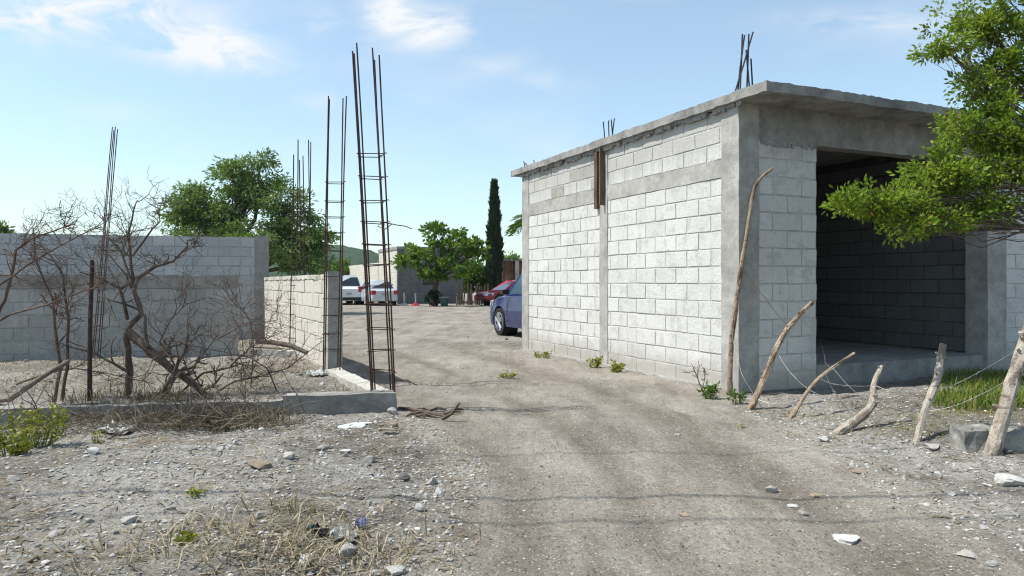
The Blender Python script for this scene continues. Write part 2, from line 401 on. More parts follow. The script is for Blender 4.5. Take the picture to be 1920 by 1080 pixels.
def ground_material():
    k = NT('dirt'); m = k.attr('roadness'); v = k.tc.outputs['Object']
    big = k.noise(.55, 6, .6); mid = k.noise(2.6, 7, .65); fine = k.noise(22, 6, .7); vf = k.noise(85, 4, .7)
    along = k.noise(1.0, 6, .62, vec=k.map((1.6,.35,1), (0,0,math.radians(-24))))
    along2 = k.noise(4.0, 5, .62, vec=k.map((1.8,.3,1), (0,0,math.radians(-20))))
    # road: packed dirt, pale dust, compacted tracks with rut shade in their colour
    road = k.ramp(mid, [(.22, (.188,.165,.138)), (.5, (.25,.222,.189)), (.8, (.322,.291,.254))])
    road = k.mix(k.ramp(along, [(.46, 0.0), (.61, .65)]), road, (.135,.118,.096))
    road = k.mix(k.ramp(along2, [(.5, 0.0), (.72, .4)]), road, (.415,.392,.345))
    road = k.mix(k.ramp(big, [(.5, 0.0), (.68, .45)]), road, (.43,.40,.352))
    tk = k.math('MULTIPLY', k.attr('packed_shade'), k.ramp(k.noise(2.2, 6, .65), [(.3, .15), (.6, .75)]))
    road = k.mix(tk, road, (.125,.105,.083))
    # verge: grey crushed stone, soil, straw colour
    vc = k.voro(34, out='Color'); vd = k.voro(34, out='Distance')
    vc2 = k.voro(75, out='Color')
    soil = k.ramp(mid, [(.25, (.075,.064,.05)), (.5, (.16,.142,.118)), (.75, (.26,.24,.208))])
    soil = k.mix(k.ramp(big, [(.47, 0.0), (.57, .75)]), soil, (.31,.295,.272))
    soil = k.mix(k.ramp(k.noise(1.4, 6, .65), [(.56, 0.0), (.68, .7)]), soil, (.15,.105,.058))
    g = k.n('ShaderNodeSeparateColor'); k.l(vc, g.inputs[0])
    pe = k.math('MULTIPLY', k.ramp(g.outputs[0], [(.62, 0.0), (.66, 1.0)]), k.ramp(vd, [(.30, 1.0), (.42, 0.0)]))
    soil = k.mix(k.math('MULTIPLY', pe, .85), soil, k.ramp(g.outputs[1], [(.0, (.10,.095,.09)), (1.0, (.42,.41,.39))]))
    g2 = k.n('ShaderNodeSeparateColor'); k.l(vc2, g2.inputs[0])
    soil = k.mix(k.ramp(g2.outputs[0], [(.7, 0.0), (.75, .55)]), soil, k.ramp(g2.outputs[1], [(0, (.05,.045,.04)), (1, (.40,.385,.36))]))
    pr = k.math('MULTIPLY', k.ramp(g2.outputs[2], [(.86, 0.0), (.9, .6)]), 1.0)
    road = k.mix(pr, road, k.ramp(g2.outputs[1], [(0, (.09,.08,.07)), (1, (.40,.375,.34))]))
    c = k.mix(m, soil, road)
    c = k.mix(k.math('SUBTRACT', .45, k.math('MULTIPLY', m, .2)), c, k.ramp(fine, [(.3, .08), (.7, .88)]), 'OVERLAY')
    c = k.mix(.5, c, k.ramp(vf, [(.28, .1), (.72, .85)]), 'OVERLAY')
    k.col(c); k.b.inputs['Roughness'].default_value = .96; k.b.inputs['Specular IOR Level'].default_value = .1
    h = k.math('ADD', k.math('MULTIPLY', fine, .8), k.math('MULTIPLY', vf, .35))
    h = k.math('ADD', h, k.math('MULTIPLY', pe, .5))
    k.bump(h, .9, .028); return k.mat
M['dirt'] = ground_material()
def ground_part(name, sel):
    f = quads[sel]; used, inv = np.unique(f, return_inverse=True)
    o = np_mesh(name, gv.reshape(-1, 3)[used], inv.reshape(-1, 4), M['dirt'], smooth_=True)
    at = o.data.attributes.new('roadness', 'FLOAT', 'POINT'); at.data.foreach_set('value', rmk.reshape(-1)[used])
    at = o.data.attributes.new('packed_shade', 'FLOAT', 'POINT'); at.data.foreach_set('value', trk.reshape(-1)[used])
    o['kind'] = 'structure'; return o
ground_part('ground', ~road_faces); ground_part('dirt_road', road_faces)

# far hill
def build_hill():
    k = NT('hill_woods'); n = k.noise(.05, 7, .7); n2 = k.noise(.4, 4, .6)
    k.col(k.mix(.4, k.ramp(n, [(.3, (.010,.03,.014)), (.7, (.04,.085,.032))]), k.ramp(n2, [(.3, .1), (.7, .8)]), 'OVERLAY')); k.bump(n2, 1, 4)
    cx_, cy_ = (480-960)/F*640, 640.0; n_ = 110; vs = []; 
    for j in range(n_+1):
        for i in range(n_+1):
            x = cx_ + (i/n_-.5)*520; y = cy_ + (j/n_-.5)*420
            r = math.hypot((x-cx_)/190, (y-cy_)/170)
            h = 42*math.exp(-r*r*1.35) - 1.2
            h += (3.2*nz((x,y), .02) + 1.5*nz((x,y), .09, 3))*min(1, max(0, h/8)) + .9*nz((x,y), .3, 7)
            vs.append((x, y, h))
    idn = np.arange((n_+1)**2).reshape(n_+1, n_+1)
    q = np.stack([idn[:-1,:-1], idn[:-1,1:], idn[1:,1:], idn[1:,:-1]], -1).reshape(-1, 4)
    o = np_mesh('hill', np.array(vs), q, k.mat, smooth_=True); o['kind'] = 'structure'
build_hill()

# ------------------------------------------------------------------ block walls
def block_face(mb, o2, d, n, length, z0, nc, ch, bl, rng, joint=.019, proud=.003, skip=None, tint=None, first=0.0, wavy=.006):
    # lays the blocks of one wall face: o2 start, d direction, n outward normal (2-D)
    for i in range(nc):
        x = -((i % 2)*bl*.5 + first) % bl - bl
        while x < length:
            a, b = max(0, x), min(length, x+bl); x += bl
            if b - a < .05: continue
            za, zb = z0 + i*ch + joint/2, z0 + (i+1)*ch - joint/2
            if skip and skip((a+b)/2, (za+zb)/2): continue
            a += joint/2*(1 if a > 0 else 0) ; b -= joint/2*(1 if b < length else 0)
            j = lambda s=1.0: rng.uniform(-wavy, wavy)*s
            pr = proud + rng.uniform(-.003, .004); c = .006
            tn = tint(i, (a+b)/2) if tint else min(1, max(.13, rng.gauss(.6, .2)))
            def pt(u, z, h):
                q = o2 + d*u + n*h; return (q.x, q.y, z)
            cs = [(a+j(), za+j()), (b+j(), za+j()), (b+j(), zb+j()), (a+j(), zb+j())]
            inn = [(a+c+j(), za+c+j()), (b-c+j(), za+c+j()), (b-c+j(), zb-c+j()), (a+c+j(), zb-c+j())]
            base = len(mb.v)
            mb.v += [pt(u, z, -.01) for u, z in cs] + [pt(u, z, pr*.6) for u, z in cs] + [pt(u, z, pr) for u, z in inn]
            for r in (0, 4):
                for q in range(4):
                    mb.face((base+r+q, base+r+(q+1) % 4, base+r+4+(q+1) % 4, base+r+4+q), 0, tn)
            mb.face(tuple(base+8+q for q in range(4)), 0, tn)

CH, BL = .2225, .485
# ------------------------------------------------------------------ the block building
bld = thing('block_building', W(0, 0, 0), 'unfinished pale concrete block building with flat slab roof and dark doorway beside the dirt road', 'building')
WT = 3.53
rng = random.Random(3)
def dark_tint(i, a):
    return min(1, max(.13, rng.gauss(.62, .17)))
def top_tint(i, a):
    return rng.choice([.02, .05, .1, .3, .5, .65, .7, .5]) if a < 2.2 else rng.uniform(.4, .8)
sw = MB()
for (s0, s1, tt) in ((.30, 3.02, None), (3.27, 6.0, top_tint)):
    sw.tsz(.004, .15, s0-.02, s1+.02, .0, WT-.01, 1)
    block_face(sw, (W(0, s0)).to_2d(), U, -V, s1-s0, .0, 12, CH, BL, rng, tint=dark_tint, first=.1*s0)
    block_face(sw, (W(0, s0)).to_2d(), U, -V, s1-s0, 2.90, 3, .21, BL, rng, tint=tt or (lambda i, a: rng.choice([.75, .6, .8, .5, .12, .7])), first=.2)
sw.build('side_wall', [M['block_white'], M['mortar']], bld)
cb = MB()
for (s0, s1) in ((.29, 3.03), (3.26, 6.01)):
    cb.rough(-.010, .08, s0, s1, 2.672, 2.898, .1, .008, 5, xf=lambda a,b,c: W(a,b,c))
cb.build('tie_beam', M['concrete'], bld)
for (t0, t1, s0, s1) in ((-.014, .31, -.014, .30), (-.012, .16, 3.02, 3.27), (-.012, .2, 6.0, 6.31)):
    m = MB(); m.rough(t0, t1, s0, s1, -.25, WT+.02, .1, .009, 4, xf=lambda a,b,c: W(a,b,c), seed=s0)
    m.build('column', M['concrete'], bld)
m = MB(); m.rough(-.035, .2, .31, 6.2, -.3, .03, .09, .02, 6, xf=lambda a,b,c: W(a,b,c), chip=.012); m.build('footing', M['concrete'], bld)
fw = MB(); fw.tsz(.31, 1.27, .004, .15, 0, 3.11, 1)
block_face(fw, W(.31, 0).to_2d(), V, -U, .96, 0, 14, CH, BL, rng, first=.02)
fw.build('front_wall', [M['block_white'], M['mortar']], bld)
fw = MB(); fw.tsz(5.1, 9.0, .004, .15, 0, 3.11, 1); block_face(fw, W(5.1, 0).to_2d(), V, -U, 3.9, 0, 14, CH, BL, rng)
fw.build('front_wall', [M['block_white'], M['mortar']], bld)
m = MB(); m.rough(.312, 9.3, -.012, .2, 3.113, WT+.015, .12, .009, 4, xf=lambda a,b,c: W(a,b,c)); m.build('lintel_beam', M['concrete_dark'], bld)
for (t0, t1) in ((4.665, 5.10), (9.0, 9.3)):
    m = MB(); m.rough(t0, t1, -.016, .32, -.2, 3.112, .1, .008, 4, xf=lambda a,b,c: W(a,b,c), seed=t0); m.build('column', M['concrete'], bld)
m = MB(); m.rough(.1, 9.2, .03, 6.2, -.2, .28, .2, .01, 3, xf=lambda a,b,c: W(a,b,c)); m.build('floor_slab', M['concrete_dark'], bld)
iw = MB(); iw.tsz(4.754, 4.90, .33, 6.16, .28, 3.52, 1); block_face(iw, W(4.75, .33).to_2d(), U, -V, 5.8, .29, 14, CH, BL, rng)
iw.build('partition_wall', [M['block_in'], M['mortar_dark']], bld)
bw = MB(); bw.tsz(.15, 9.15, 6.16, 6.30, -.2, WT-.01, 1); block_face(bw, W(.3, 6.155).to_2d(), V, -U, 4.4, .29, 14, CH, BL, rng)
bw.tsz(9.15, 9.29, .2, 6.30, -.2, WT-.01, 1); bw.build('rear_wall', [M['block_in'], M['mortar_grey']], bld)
m = MB(); m.rough(-.10, 9.45, -.57, 6.69, WT+.012, WT+.125, .07, .012, 5, xf=lambda a,b,c: W(a,b,c), chip=.014)
for k in range(260):                        # concrete drips under the slab edge along the side wall
    s = R.uniform(-.1, 6.3); l_ = R.uniform(.015, .06)
    m.rough(-.055, -.008, s, s+R.uniform(.02, .09), WT-l_, WT+.02, .05, .008, 9, xf=lambda a,b,c: W(a,b,c))
for k in range(60):                         # drips from the lintel over the front blocks
    a = R.uniform(.32, 1.26); m.rough(a, a+R.uniform(.015, .05), -.02, -.002, 3.113-R.uniform(.01, .07), 3.13, .05, .005, 9, xf=lambda a,b,c: W(a,b,c))
m.build('roof_slab', M['slab'], bld)
# timber forms still hanging on the middle column
for (t0, t1, s0, s1, z0, z1) in ((-.062, -.022, 3.27, 3.36, 2.56, 3.50), (-.10, -.016, 3.10, 3.135, 2.60, 3.52)):
    m = MB(); m.rough(t0, t1, s0, s1, z0, z1, .1, .006, 3, xf=lambda a,b,c: W(a,b,c)); m.build('formwork_plank', M['plank'], bld)
# starter bars on the roof
def bar(mb, pts, r=.007, n=6): mb.tube(pts, r, n)
def starter(t, s, ends, base_w):
    for (o, top) in ends:
        m = MB(); a = W(t, s, WT+.08) + Vector((o, R.uniform(-.08, .08), 0))
        b = PD(top[0], top[1], a.y + R.uniform(-.06, .06)); mid = (a+b)/2 + Vector((R.uniform(-.01, .01), 0, 0))
        m.tube([a, mid, b], .010, 6); m.build('starter_bar', M['rebar_dark'], bld)
starter(.16, .16, [(-.115,(1412,60)), (-.06,(1396,66)), (0,(1392,64)), (.07,(1404,64)), (.13,(1399,94)), (.16,(1408,110))], 0)
starter(.12, 3.15, [(-.09,(1131,228)), (-.0,(1141,226)), (.03,(1152,222)), (.05,(1146,224))], 0)
starter(.12, 6.1, [(-.14,(982,302)), (-.05,(985,306)), (.05,(1001,300)), (.1,(1006,305))], 0)

# ------------------------------------------------------------------ walls on the left
rng = random.Random(11)
low0, low1 = P(-420, 688, .15), P(445, 666, .15)
d_ = (low1-low0).to_2d().normalized(); n_ = Vector((d_.y, -d_.x)); ln = (low1-low0).to_2d().length
wl = thing('block_wall', (low1.x, low1.y, .1), 'low grey concrete block wall with flat top, behind the bare shrubs', 'wall')
m = MB(); A = low0.to_2d()
def xw(o2, d, n): return lambda a, b, c: Vector(((o2+d*a-n*b).x, (o2+d*a-n*b).y, c))
m.box(0, ln, .004, .16, -.1, 1.26, 1, xf=xw(A, d_, n_)); block_face(m, A, d_, n_, ln, .05, 6, .2, .42, rng)
m.build('blockwork', [M['block_old'], M['mortar_grey']], wl)
m = MB(); m.rough(0, ln, -.015, .18, 1.262, 1.47, .12, .01, 4, xf=xw(A, d_, n_)); m.build('bond_beam', M['beam_old'], wl)
# tall wall behind it
tr = PD(503, 445, 15.2); tl = PD(-380, 431, 13.0)
A = tl.to_2d(); d_ = (tr-tl).to_2d().normalized(); n_ = Vector((d_.y, -d_.x)); ln = (tr-tl).to_2d().length
wt = thing('block_wall', (tr.x, tr.y, .1), 'tall dark grey concrete block wall rising behind the low wall, below the feathery tree', 'wall')
m = MB(); m.box(0, ln-.25, .004, .16, -.1, 2.31, 1, xf=xw(A, d_, n_)); block_face(m, A, d_, n_, ln-.27, .10, 11, .2, .42, rng)
m.build('blockwork', [M['block_grey'], M['mortar_grey']], wt)
m = MB(); m.rough(ln-.26, ln, -.02, .2, -.1, 2.33, .12, .008, 4, xf=xw(A, d_, n_)); m.build('end_column', M['concrete_dark'], wt)
# sunlit wall along the street
s0 = P(617, 690, .2).to_2d(); ud = Vector((-.452,.892)).normalized(); nd = Vector((-ud.y, ud.x))
ws = thing('block_wall', (s0.x, s0.y, .1), 'short sunlit cream block wall along the left side of the dirt road', 'wall')
m = MB(); m.box(.22, 6.7, .004, .15, -.2, 1.41, 1, xf=xw(s0, ud, nd))
rng2 = random.Random(5)
block_face(m, s0+ud*.22, ud, nd, 6.48, .17, 6, .205, .42, rng2, tint=lambda i, a: rng2.uniform(.5, .9))
o2 = s0 + ud*.22 - nd*.154; block_face(m, o2, ud, -nd, 6.48, .17, 6, .205, .42, rng2)
m.rough(.22, 6.7, -.012, .165, 1.40, 1.46, .1, .018, 5, m=1, xf=xw(s0, ud, nd), chip=.012)
m.build('blockwork', [M['block_tan'], M['mortar_tan']], ws)
m = MB(); m.rough(-.02, .22, -.02, .18, -.1, 1.50, .1, .009, 4, xf=xw(s0, ud, nd)); m.build('end_column', M['concrete'], ws)

# foundation kerb
kb = thing('foundation_kerb', (KC.x, KC.y, 0), 'low concrete foundation kerb round the rubble plot, lit along its top', 'kerb')
kn = Vector((-.185, .983)); 
m = MB(); m.rough(.0, 1.12, 0, .22, -.1, .212, .08, .012, 5, xf=lambda a,b,c: Vector(((KC+KD*a+kn*b).x, (KC+KD*a+kn*b).y, c)), chip=.008); m.build('front_strip', M['kerb_dark'], kb)
m = MB(); m.rough(1.13, 6.0, .02, .2, -.1, .165, .08, .014, 5, xf=lambda a,b,c: Vector(((KC+KD*a+kn*b).x, (KC+KD*a+kn*b).y, c)), chip=.012); m.build('front_strip', M['kerb_dark'], kb)
m = MB(); m.rough(.23, 2.45, .0, .2, -.1, .208, .08, .014, 5, xf=lambda a,b,c: Vector(((KC+ud*a+nd*b).x, (KC+ud*a+nd*b).y, c)), chip=.01); m.build('side_strip', M['kerb'], kb)
# inner low strips near the sunlit wall
m = MB(); p0 = G(470, 668); p1 = G(566, 670); 
m.rough(0, (p1-p0).length, 0, .16, p0.z-.1, p0.z+.09, .06, .02, 5, xf=lambda a,b,c: Vector((p0.x+a, p0.y+b-.05*a, c)), chip=.015)
tag(m.build('concrete_strip', M['kerb'], loc=p0), 'broken pale concrete footing strip lying at the foot of the cream wall', 'concrete strip')

# ------------------------------------------------------------------ rebar cages
def cage(name, base_pts, top_pts, ties, r, label, d0, mat='rebar', group='rebar cages standing on the foundations', extra=None, zend=None, wob=.01):
    # base/top: matching lists of (px, py, dDepth); bars bend slightly between
    b0 = PD(sum(b[0] for b in base_pts)/len(base_pts), base_pts[0][1], d0)
    t = thing(name, (b0.x, b0.y, b0.z), label, 'rebar column', group); bars = []
    for a, b in zip(base_pts, top_pts):
        A_, B_ = PD(a[0], a[1], d0+a[2]), PD(b[0], b[1], d0+a[2]+b[2])
        if extra: A_.z -= extra
        c = MB(); n = 14; pts = []
        ph = R.uniform(0, 6)
        for i in range(n+1):
            f = i/n; q = A_.lerp(B_, f)
            q.x += wob*math.sin(ph+f*5)*f*(1-f*.3); q.y += wob*math.cos(ph*1.3+f*4)*f
            pts.append(q)
        rad = [r*(1+.12*(i % 2)) for i in range(n+1)]
        c.tube(pts, rad, 6); c.build('bar', M[mat], t); bars.append(pts)
    def at(i, z):
        p = bars[i]
        for k in range(len(p)-1):
            if p[k].z <= z <= p[k+1].z:
                f = (z-p[k].z)/(p[k+1].z-p[k].z+1e-9); return p[k].lerp(p[k+1], f)
        return p[-1] if z > p[-1].z else p[0]
    order = list(range(len(bars)))
    # tie loops run round the hull of the bars
    def hull(z):
        ps = [at(i, z) for i in order]; c = sum(ps, Vector())/len(ps)
        return sorted(ps, key=lambda q: math.atan2(q.y-c.y, q.x-c.x)), c
    for py in ties:
        z = CAMH + (HZ-py)/F*d0; ps, c = hull(z); m = MB(); tilt = R.uniform(-.05, .05)
        out = []
        for q in ps:
            e = (q-c); e.z = 0; e = e.normalized()*r*1.4 if e.length > 1e-5 else e
            out.append(q+e+Vector((0,0,tilt*(q.x-c.x)+R.uniform(-.006, .006))))
        out.append(out[0]); 
        fine = []
        for i in range(len(out)-1):
            for k in range(3): fine.append(out[i].lerp(out[i+1], k/3))
        fine.append(out[-1])
        m.tube(fine, r*.62, 5)
        for q in out[:-1]:                 # twisted tie-wire knots
            m.tube([q+Vector((-.012,-.008,-.005)), q+Vector((.01,-.014,.008)), q+Vector((.022,-.006,-.003))], r*.55, 4)
        m.build('tie', M[mat], t)
    return t
ties_A = [288, 330, 375, 416, 458, 497, 536, 570, 617, 658, 698]
cA = cage('rebar_cage', [(697,738,.0), (700,735,.10), (704,733,.2), (733,735,.2), (738,738,.1), (741,740,.0)],
     [(662,96,.05), (665,100,.05), (669,81,.05), (699,90,.05), (702,112,.05), (712,103,.05)], ties_A, .0085,
     'tallest rebar cage with six rusty bars, standing on the front kerb corner by the road', 7.45, extra=.06)
m = MB(); m.tube([PD(735,420,7.5), PD(722,430,7.5), PD(708,424,7.55), PD(716,416,7.5), PD(745,422,7.4), PD(760,424,7.35), PD(772,429,7.3)], .0055, 5); m.build('loose_wire', M['rebar'], cA)
m = MB(); m.tube([PD(738,712,7.5), PD(752,713,7.4), PD(768,716,7.35), PD(782,722,7.3)], .006, 5); m.build('loose_wire', M['rebar'], cA)
cage('rebar_cage', [(606,690,-.1), (609,688,.12), (633,688,.12), (637,692,-.1)], [(615,180,.0), (618,186,.0), (644,184,.0), (649,180,.0)],
     [343, 378, 408, 436, 470, 518, 560, 592, 626, 656], .0085, 'rebar cage in front of the cream wall end column, second tallest of the cages', 9.45, extra=.06)
cage('rebar_cage', [(543,652,.1), (554,654,-.05), (564,652,.1)], [(551,290,.0), (559,262,.0), (562,300,.0)],
     [500, 535, 560, 590, 615, 635], .009, 'thin three-bar rebar column rising before the middle of the cream wall', 11.9, extra=.1)
cage('rebar_cage', [(572,560,.1), (582,560,-.05), (580,560,.1)], [(568,292,.0), (579,262,.0), (582,266,.0)],
     [390, 440, 480], .010, 'thin rebar column standing behind the cream wall, against the feathery tree', 14.6, extra=.5)
cage('rebar_cage', [(172,668,.0), (176,664,.15), (183,664,.15), (187,668,.0)], [(212,238,.0), (214,244,.0), (217,237,.0), (219,242,.0)],
     [640, 612, 590, 566, 545, 522, 500, 470, 402], .0062, 'leaning rebar cage pinched together at its tip, behind the bare shrubs', 10.3, extra=.05)
m = MB(); q = G(168, 752); m.tube([q-Vector((0,0,.1)), PD(168,690,7.05), PD(169,600,7.08), PD(173,488,7.12)], [.022,.022,.021,.019], 7, wob=.15)
tag(m.build('steel_post', M['rebar'], loc=q), 'straight dark rusty steel post standing among the bare shrubs', 'post')

# ------------------------------------------------------------------ foliage
def leaves(name, pts, dirs, size, mat, tint, parent=None, asp=.5, seed=0, label=None, fold=.25, loc=(0,0,0)):
    # one diamond leaf (two folded triangles -> 1 quad) at every point
    g = np.random.default_rng(seed); n = len(pts); pts = np.asarray(pts, dtype=np.float32)
    d = np.asarray(dirs, dtype=np.float32); d /= np.linalg.norm(d, axis=1, keepdims=True)+1e-9
    r = g.normal(size=(n, 3)); r[:, 2] *= .6
    w = np.cross(d, r); w /= np.linalg.norm(w, axis=1, keepdims=True)+1e-9
    up = np.cross(w, d); s = (np.asarray(size)*g.uniform(.65, 1.3, n))[:, None] if np.ndim(size) == 0 else np.asarray(size)[:, None]
    a = pts; c = pts + d*s; mid = pts + d*s*.45
    b = mid + w*s*asp*.5 + up*s*fold*.3; e = mid - w*s*asp*.5 + up*s*fold*.3
    v = np.stack([a, b, c, e], 1).reshape(-1, 3); i = np.arange(n)*4
    f = np.concatenate([np.stack([i, i+1, i+2], 1), np.stack([i, i+2, i+3], 1)])
    return np_mesh(name, v, f, mat, tint=np.concatenate([tint, tint]), parent=parent, loc=loc)

def crown_points(lobes, nclump, nleaf, cr, rng_, shell=.55, flat=.7, down=0.0):
    # lobes: (center Vector, rx, ry, rz); returns leaf points, directions, tints and the clump centres
    g = np.random.default_rng(rng_); P_, D_, T_, C_ = [], [], [], []
    vol = np.array([l[1]*l[3] for l in lobes]); vol = vol/vol.sum()
    for k, l in enumerate(lobes):
        m_ = max(2, int(round(nclump*vol[k])))
        for _ in range(m_):
            d = g.normal(size=3); d /= np.linalg.norm(d); rad = shell + (1-shell)*g.random()
            if g.random() < .3: rad *= g.random()
            c = np.array(l[0]) + d*rad*np.array([l[1], l[2], l[3]]); C_.append((Vector(c), k))
            q = g.normal(size=(nleaf, 3)); q /= np.linalg.norm(q, axis=1, keepdims=True); q *= (g.random(nleaf)**.6)[:, None]
            s = cr*g.uniform(.6, 1.35); p = q*np.array([s, s, s*flat]) + c
            dd = q + d*.7 + g.normal(size=(nleaf, 3))*.5; dd[:, 2] -= down
            P_.append(p); D_.append(dd)
            T_.append(np.clip(g.normal(.5+g.normal()*.14, .17, nleaf), 0, 1))
    return np.concatenate(P_), np.concatenate(D_), np.concatenate(T_), C_

def wig(a, b, n, amp, rg, sag=0):
    out = []; o = Vector((rg.uniform(-9, 9),)*3)
    for i in range(n+1):
        f = i/n; q = a.lerp(b, f); k = math.sin(math.pi*f)*amp*2
        out.append(q + noise.noise_vector(q*1.3 + o)*k + Vector((0,0,-sag*math.sin(math.pi*f))))
    return out

def tree(name, base, fork, lobes, label, cat, mat, nclump, nleaf, cr, leaf_size, r0, seed, asp=.5, flat=.7, down=0.0, twig=True, group=None, shell=.55, barkm='bark', limb_t=.3):
    rg = random.Random(seed); t = thing(name, base, label, cat, group)
    p, d, tn, cl = crown_points(lobes, nclump, nleaf, cr, seed, shell, flat, down)
    leaves('crown', p, d, leaf_size, M[mat], tn, parent=t, asp=asp, seed=seed)
    m = MB(); base = Vector(base); fork = Vector(fork)
    tp = wig(base-Vector((0,0,.2)), fork, 6, r0*1.2, rg)
    m.tube(tp, [r0*1.25*(1-.35*i/6) for i in range(7)], 9, wob=.2)
    ends = []
    for l in lobes:
        c = Vector(l[0]); st = tp[-1].lerp(tp[-2], rg.random()*.8)
        L = wig(st, c, 6, (c-st).length*.09, rg); k = r0*.55
        m.tube(L, [k*(1-.75*i/6)+.006 for i in range(7)], 7, wob=.15); ends.append(L)
    if twig:
        for c, k in cl:
            st = ends[k][rg.randint(3, 6)]; L = wig(st, c, 3, (c-st).length*.1, rg)
            w_ = max(.004, r0*.09); m.tube(L, [w_*1.5, w_*1.1, w_*.8, w_*.4], 5, cap=False)
    m.build('trunk', M[barkm], t); return t

def lob(px, py, d, rx, ry, rd=None):
    c = PD(px, py, d); return (c, rx/F*d, rd if rd else (rx+ry)/2/F*d, ry/F*d)

# big tree on the right, leaning into the picture from beyond the frame
tb = Vector((5.15, 6.75, ground_z(5.15, 6.75)))
tree('broadleaf_tree', tb, PD(2300, 440, 6.6), [
    lob(1850,40,6.7,110,60), lob(1768,88,6.5,64,28), lob(1850,262,6.4,75,30), lob(1770,290,6.2,40,22), lob(1830,160,6.6,60,36), lob(1805,245,6.3,58,40), lob(1870,320,6.3,80,42), lob(1765,325,6.1,55,34), lob(1900,240,6.4,60,50), lob(1880,130,6.7,75,70), lob(1850,215,6.5,62,48), lob(1905,290,6.6,80,70),
    lob(1780,330,6.2,95,48), lob(1690,375,6.0,95,38), lob(1588,384,5.9,56,30), lob(1640,380,5.9,60,36), lob(1760,410,6.0,105,34), lob(1860,385,6.2,75,45), lob(1690,425,5.9,60,22),
    lob(2010,60,6.7,130,110), lob(2040,260,6.7,140,120), lob(1985,390,6.4,90,70), lob(1930,-90,6.7,160,80)],
    'leafy green tree leaning in over the building front at the right edge', 'tree', 'leaf_near', 900, 46, .105, .046, .036, 21, asp=.5, flat=.75, shell=.3)

# feathery tree behind the grey walls
tree('feathery_tree', (PD(455,560,31).x, 31, 0), PD(455,500,31), [
    lob(470,345,31,62,48), lob(410,395,31,72,48), lob(345,395,30.5,40,38), lob(540,395,31,58,55), lob(590,450,31,36,40),
    lob(500,460,30.5,110,45), lob(380,450,30.5,72,40), lob(490,300,31,24,18), lob(435,325,31,30,20), lob(580,500,30.5,50,30), lob(360,360,31,28,22)],
    'large feathery green tree rising behind the tall grey wall', 'tree', 'leaf_feather', 300, 95, .52, .19, .22, 5, asp=.34, flat=.55, down=.3)
# broad-leaved yard tree
tree('almond_tree', (PD(815,575,41.5).x, 41.5, 0), PD(818,520,41.5), [
    lob(830,440,41.5,40,20), lob(860,460,41.5,46,26), lob(800,470,41,38,16), lob(765,488,41,28,11), lob(890,470,41.5,26,20),
    lob(835,498,41,42,26), lob(812,515,41,26,14), lob(760,492,40.6,26,10), lob(905,475,41.5,16,14), lob(770,470,41.5,16,9), lob(812,428,41.5,14,8), lob(858,430,41.5,16,8)],
    'round leafy tree in the yard before the grey house', 'tree', 'leaf_almond', 105, 34, .36, .25, .16, 9, asp=.6, flat=.5)
# columnar cypress
def cypress(px, top_py, d, rpx, label):
    c = PD(px, HZ, d); z1 = PD(px, top_py, d).z; t = thing('cypress_tree', (c.x, d, 0), label, 'tree')
    g = np.random.default_rng(4); n = 5200; z = .5 + (z1-.5)*g.random(n)**1.1; f = (z-.5)/(z1-.5)
    prof = rpx/F*d*np.minimum(1, (1-f)**.62*1.25)*(.62+.38*np.minimum(1, f*5)); a = g.random(n)*2*math.pi
    bump_ = 1 + .22*np.sin(a*3+z*2.3) + .16*np.sin(z*7+a*2); r = prof*bump_*(.55+.45*g.random(n)**.5)
    p = np.stack([c.x+r*np.cos(a), d+r*np.sin(a), z], 1); dr = np.stack([np.cos(a)*.5, np.sin(a)*.5, np.full(n, 1.2)], 1)+g.normal(size=(n,3))*.25
    leaves('crown', p, dr, .34, M['leaf_cypress'], np.clip(g.normal(.5,.25,n),0,1), parent=t, asp=.35, seed=4)
    m = MB(); m.tube([(c.x,d,-.1), (c.x,d,2), (c.x,d,z1*.9)], [.13,.1,.02], 7); m.build('trunk', M['bark'], t)
cypress(927, 343, 47, 12.5, 'tall narrow dark cypress behind the red car')
def bush(name, px, py, d, rx, ry, seed, label, cat='bush', mat='leaf_bush', nc=40, nl=60, ls=.22, cr=.4, group=None, flat=.7):
    c = PD(px, HZ, d); z = PD(px, py, d).z; r = rx/F*d
    lb = [lob(px+dx*rx, py+dy*ry, d, rx*k, ry*k) for dx, dy, k in ((0,0,.75), (-.5,.35,.55), (.5,.3,.55), (.1,-.45,.5), (-.3,-.2,.45))]
    return tree(name, (c.x, d, 0), PD(px, py+ry*.6, d), lb, label, cat, mat, nc, nl, cr, ls, max(.04, r*.06), seed, flat=flat, group=group, twig=False)
bush('leafy_bush', 893, 522, 53, 26, 34, 31, 'bright green bush between the grey house and the cypress', ls=.24, nc=60)
bush('leafy_bush', 640, 508, 60, 26, 22, 32, 'green bush above the white pickup roof, beyond the cream wall', mat='leaf_feather', nc=50)
bush('distant_tree', 955, 498, 75, 24, 22, 33, 'dark treetop behind the rusty shed, right of the cypress', 'tree', 'leaf_feather', nc=60, ls=.3, cr=.7)
bush('distant_tree', 2, 440, 62, 14, 22, 34, 'small treetop showing over the grey wall at the far left edge', 'tree', 'leaf_feather', nc=40, ls=.3, cr=.6)
bush('distant_tree', 870, 500, 95, 40, 22, 36, 'pale green far tree behind the yard tree', 'tree', 'leaf_bush', nc=60, ls=.4, cr=.9)
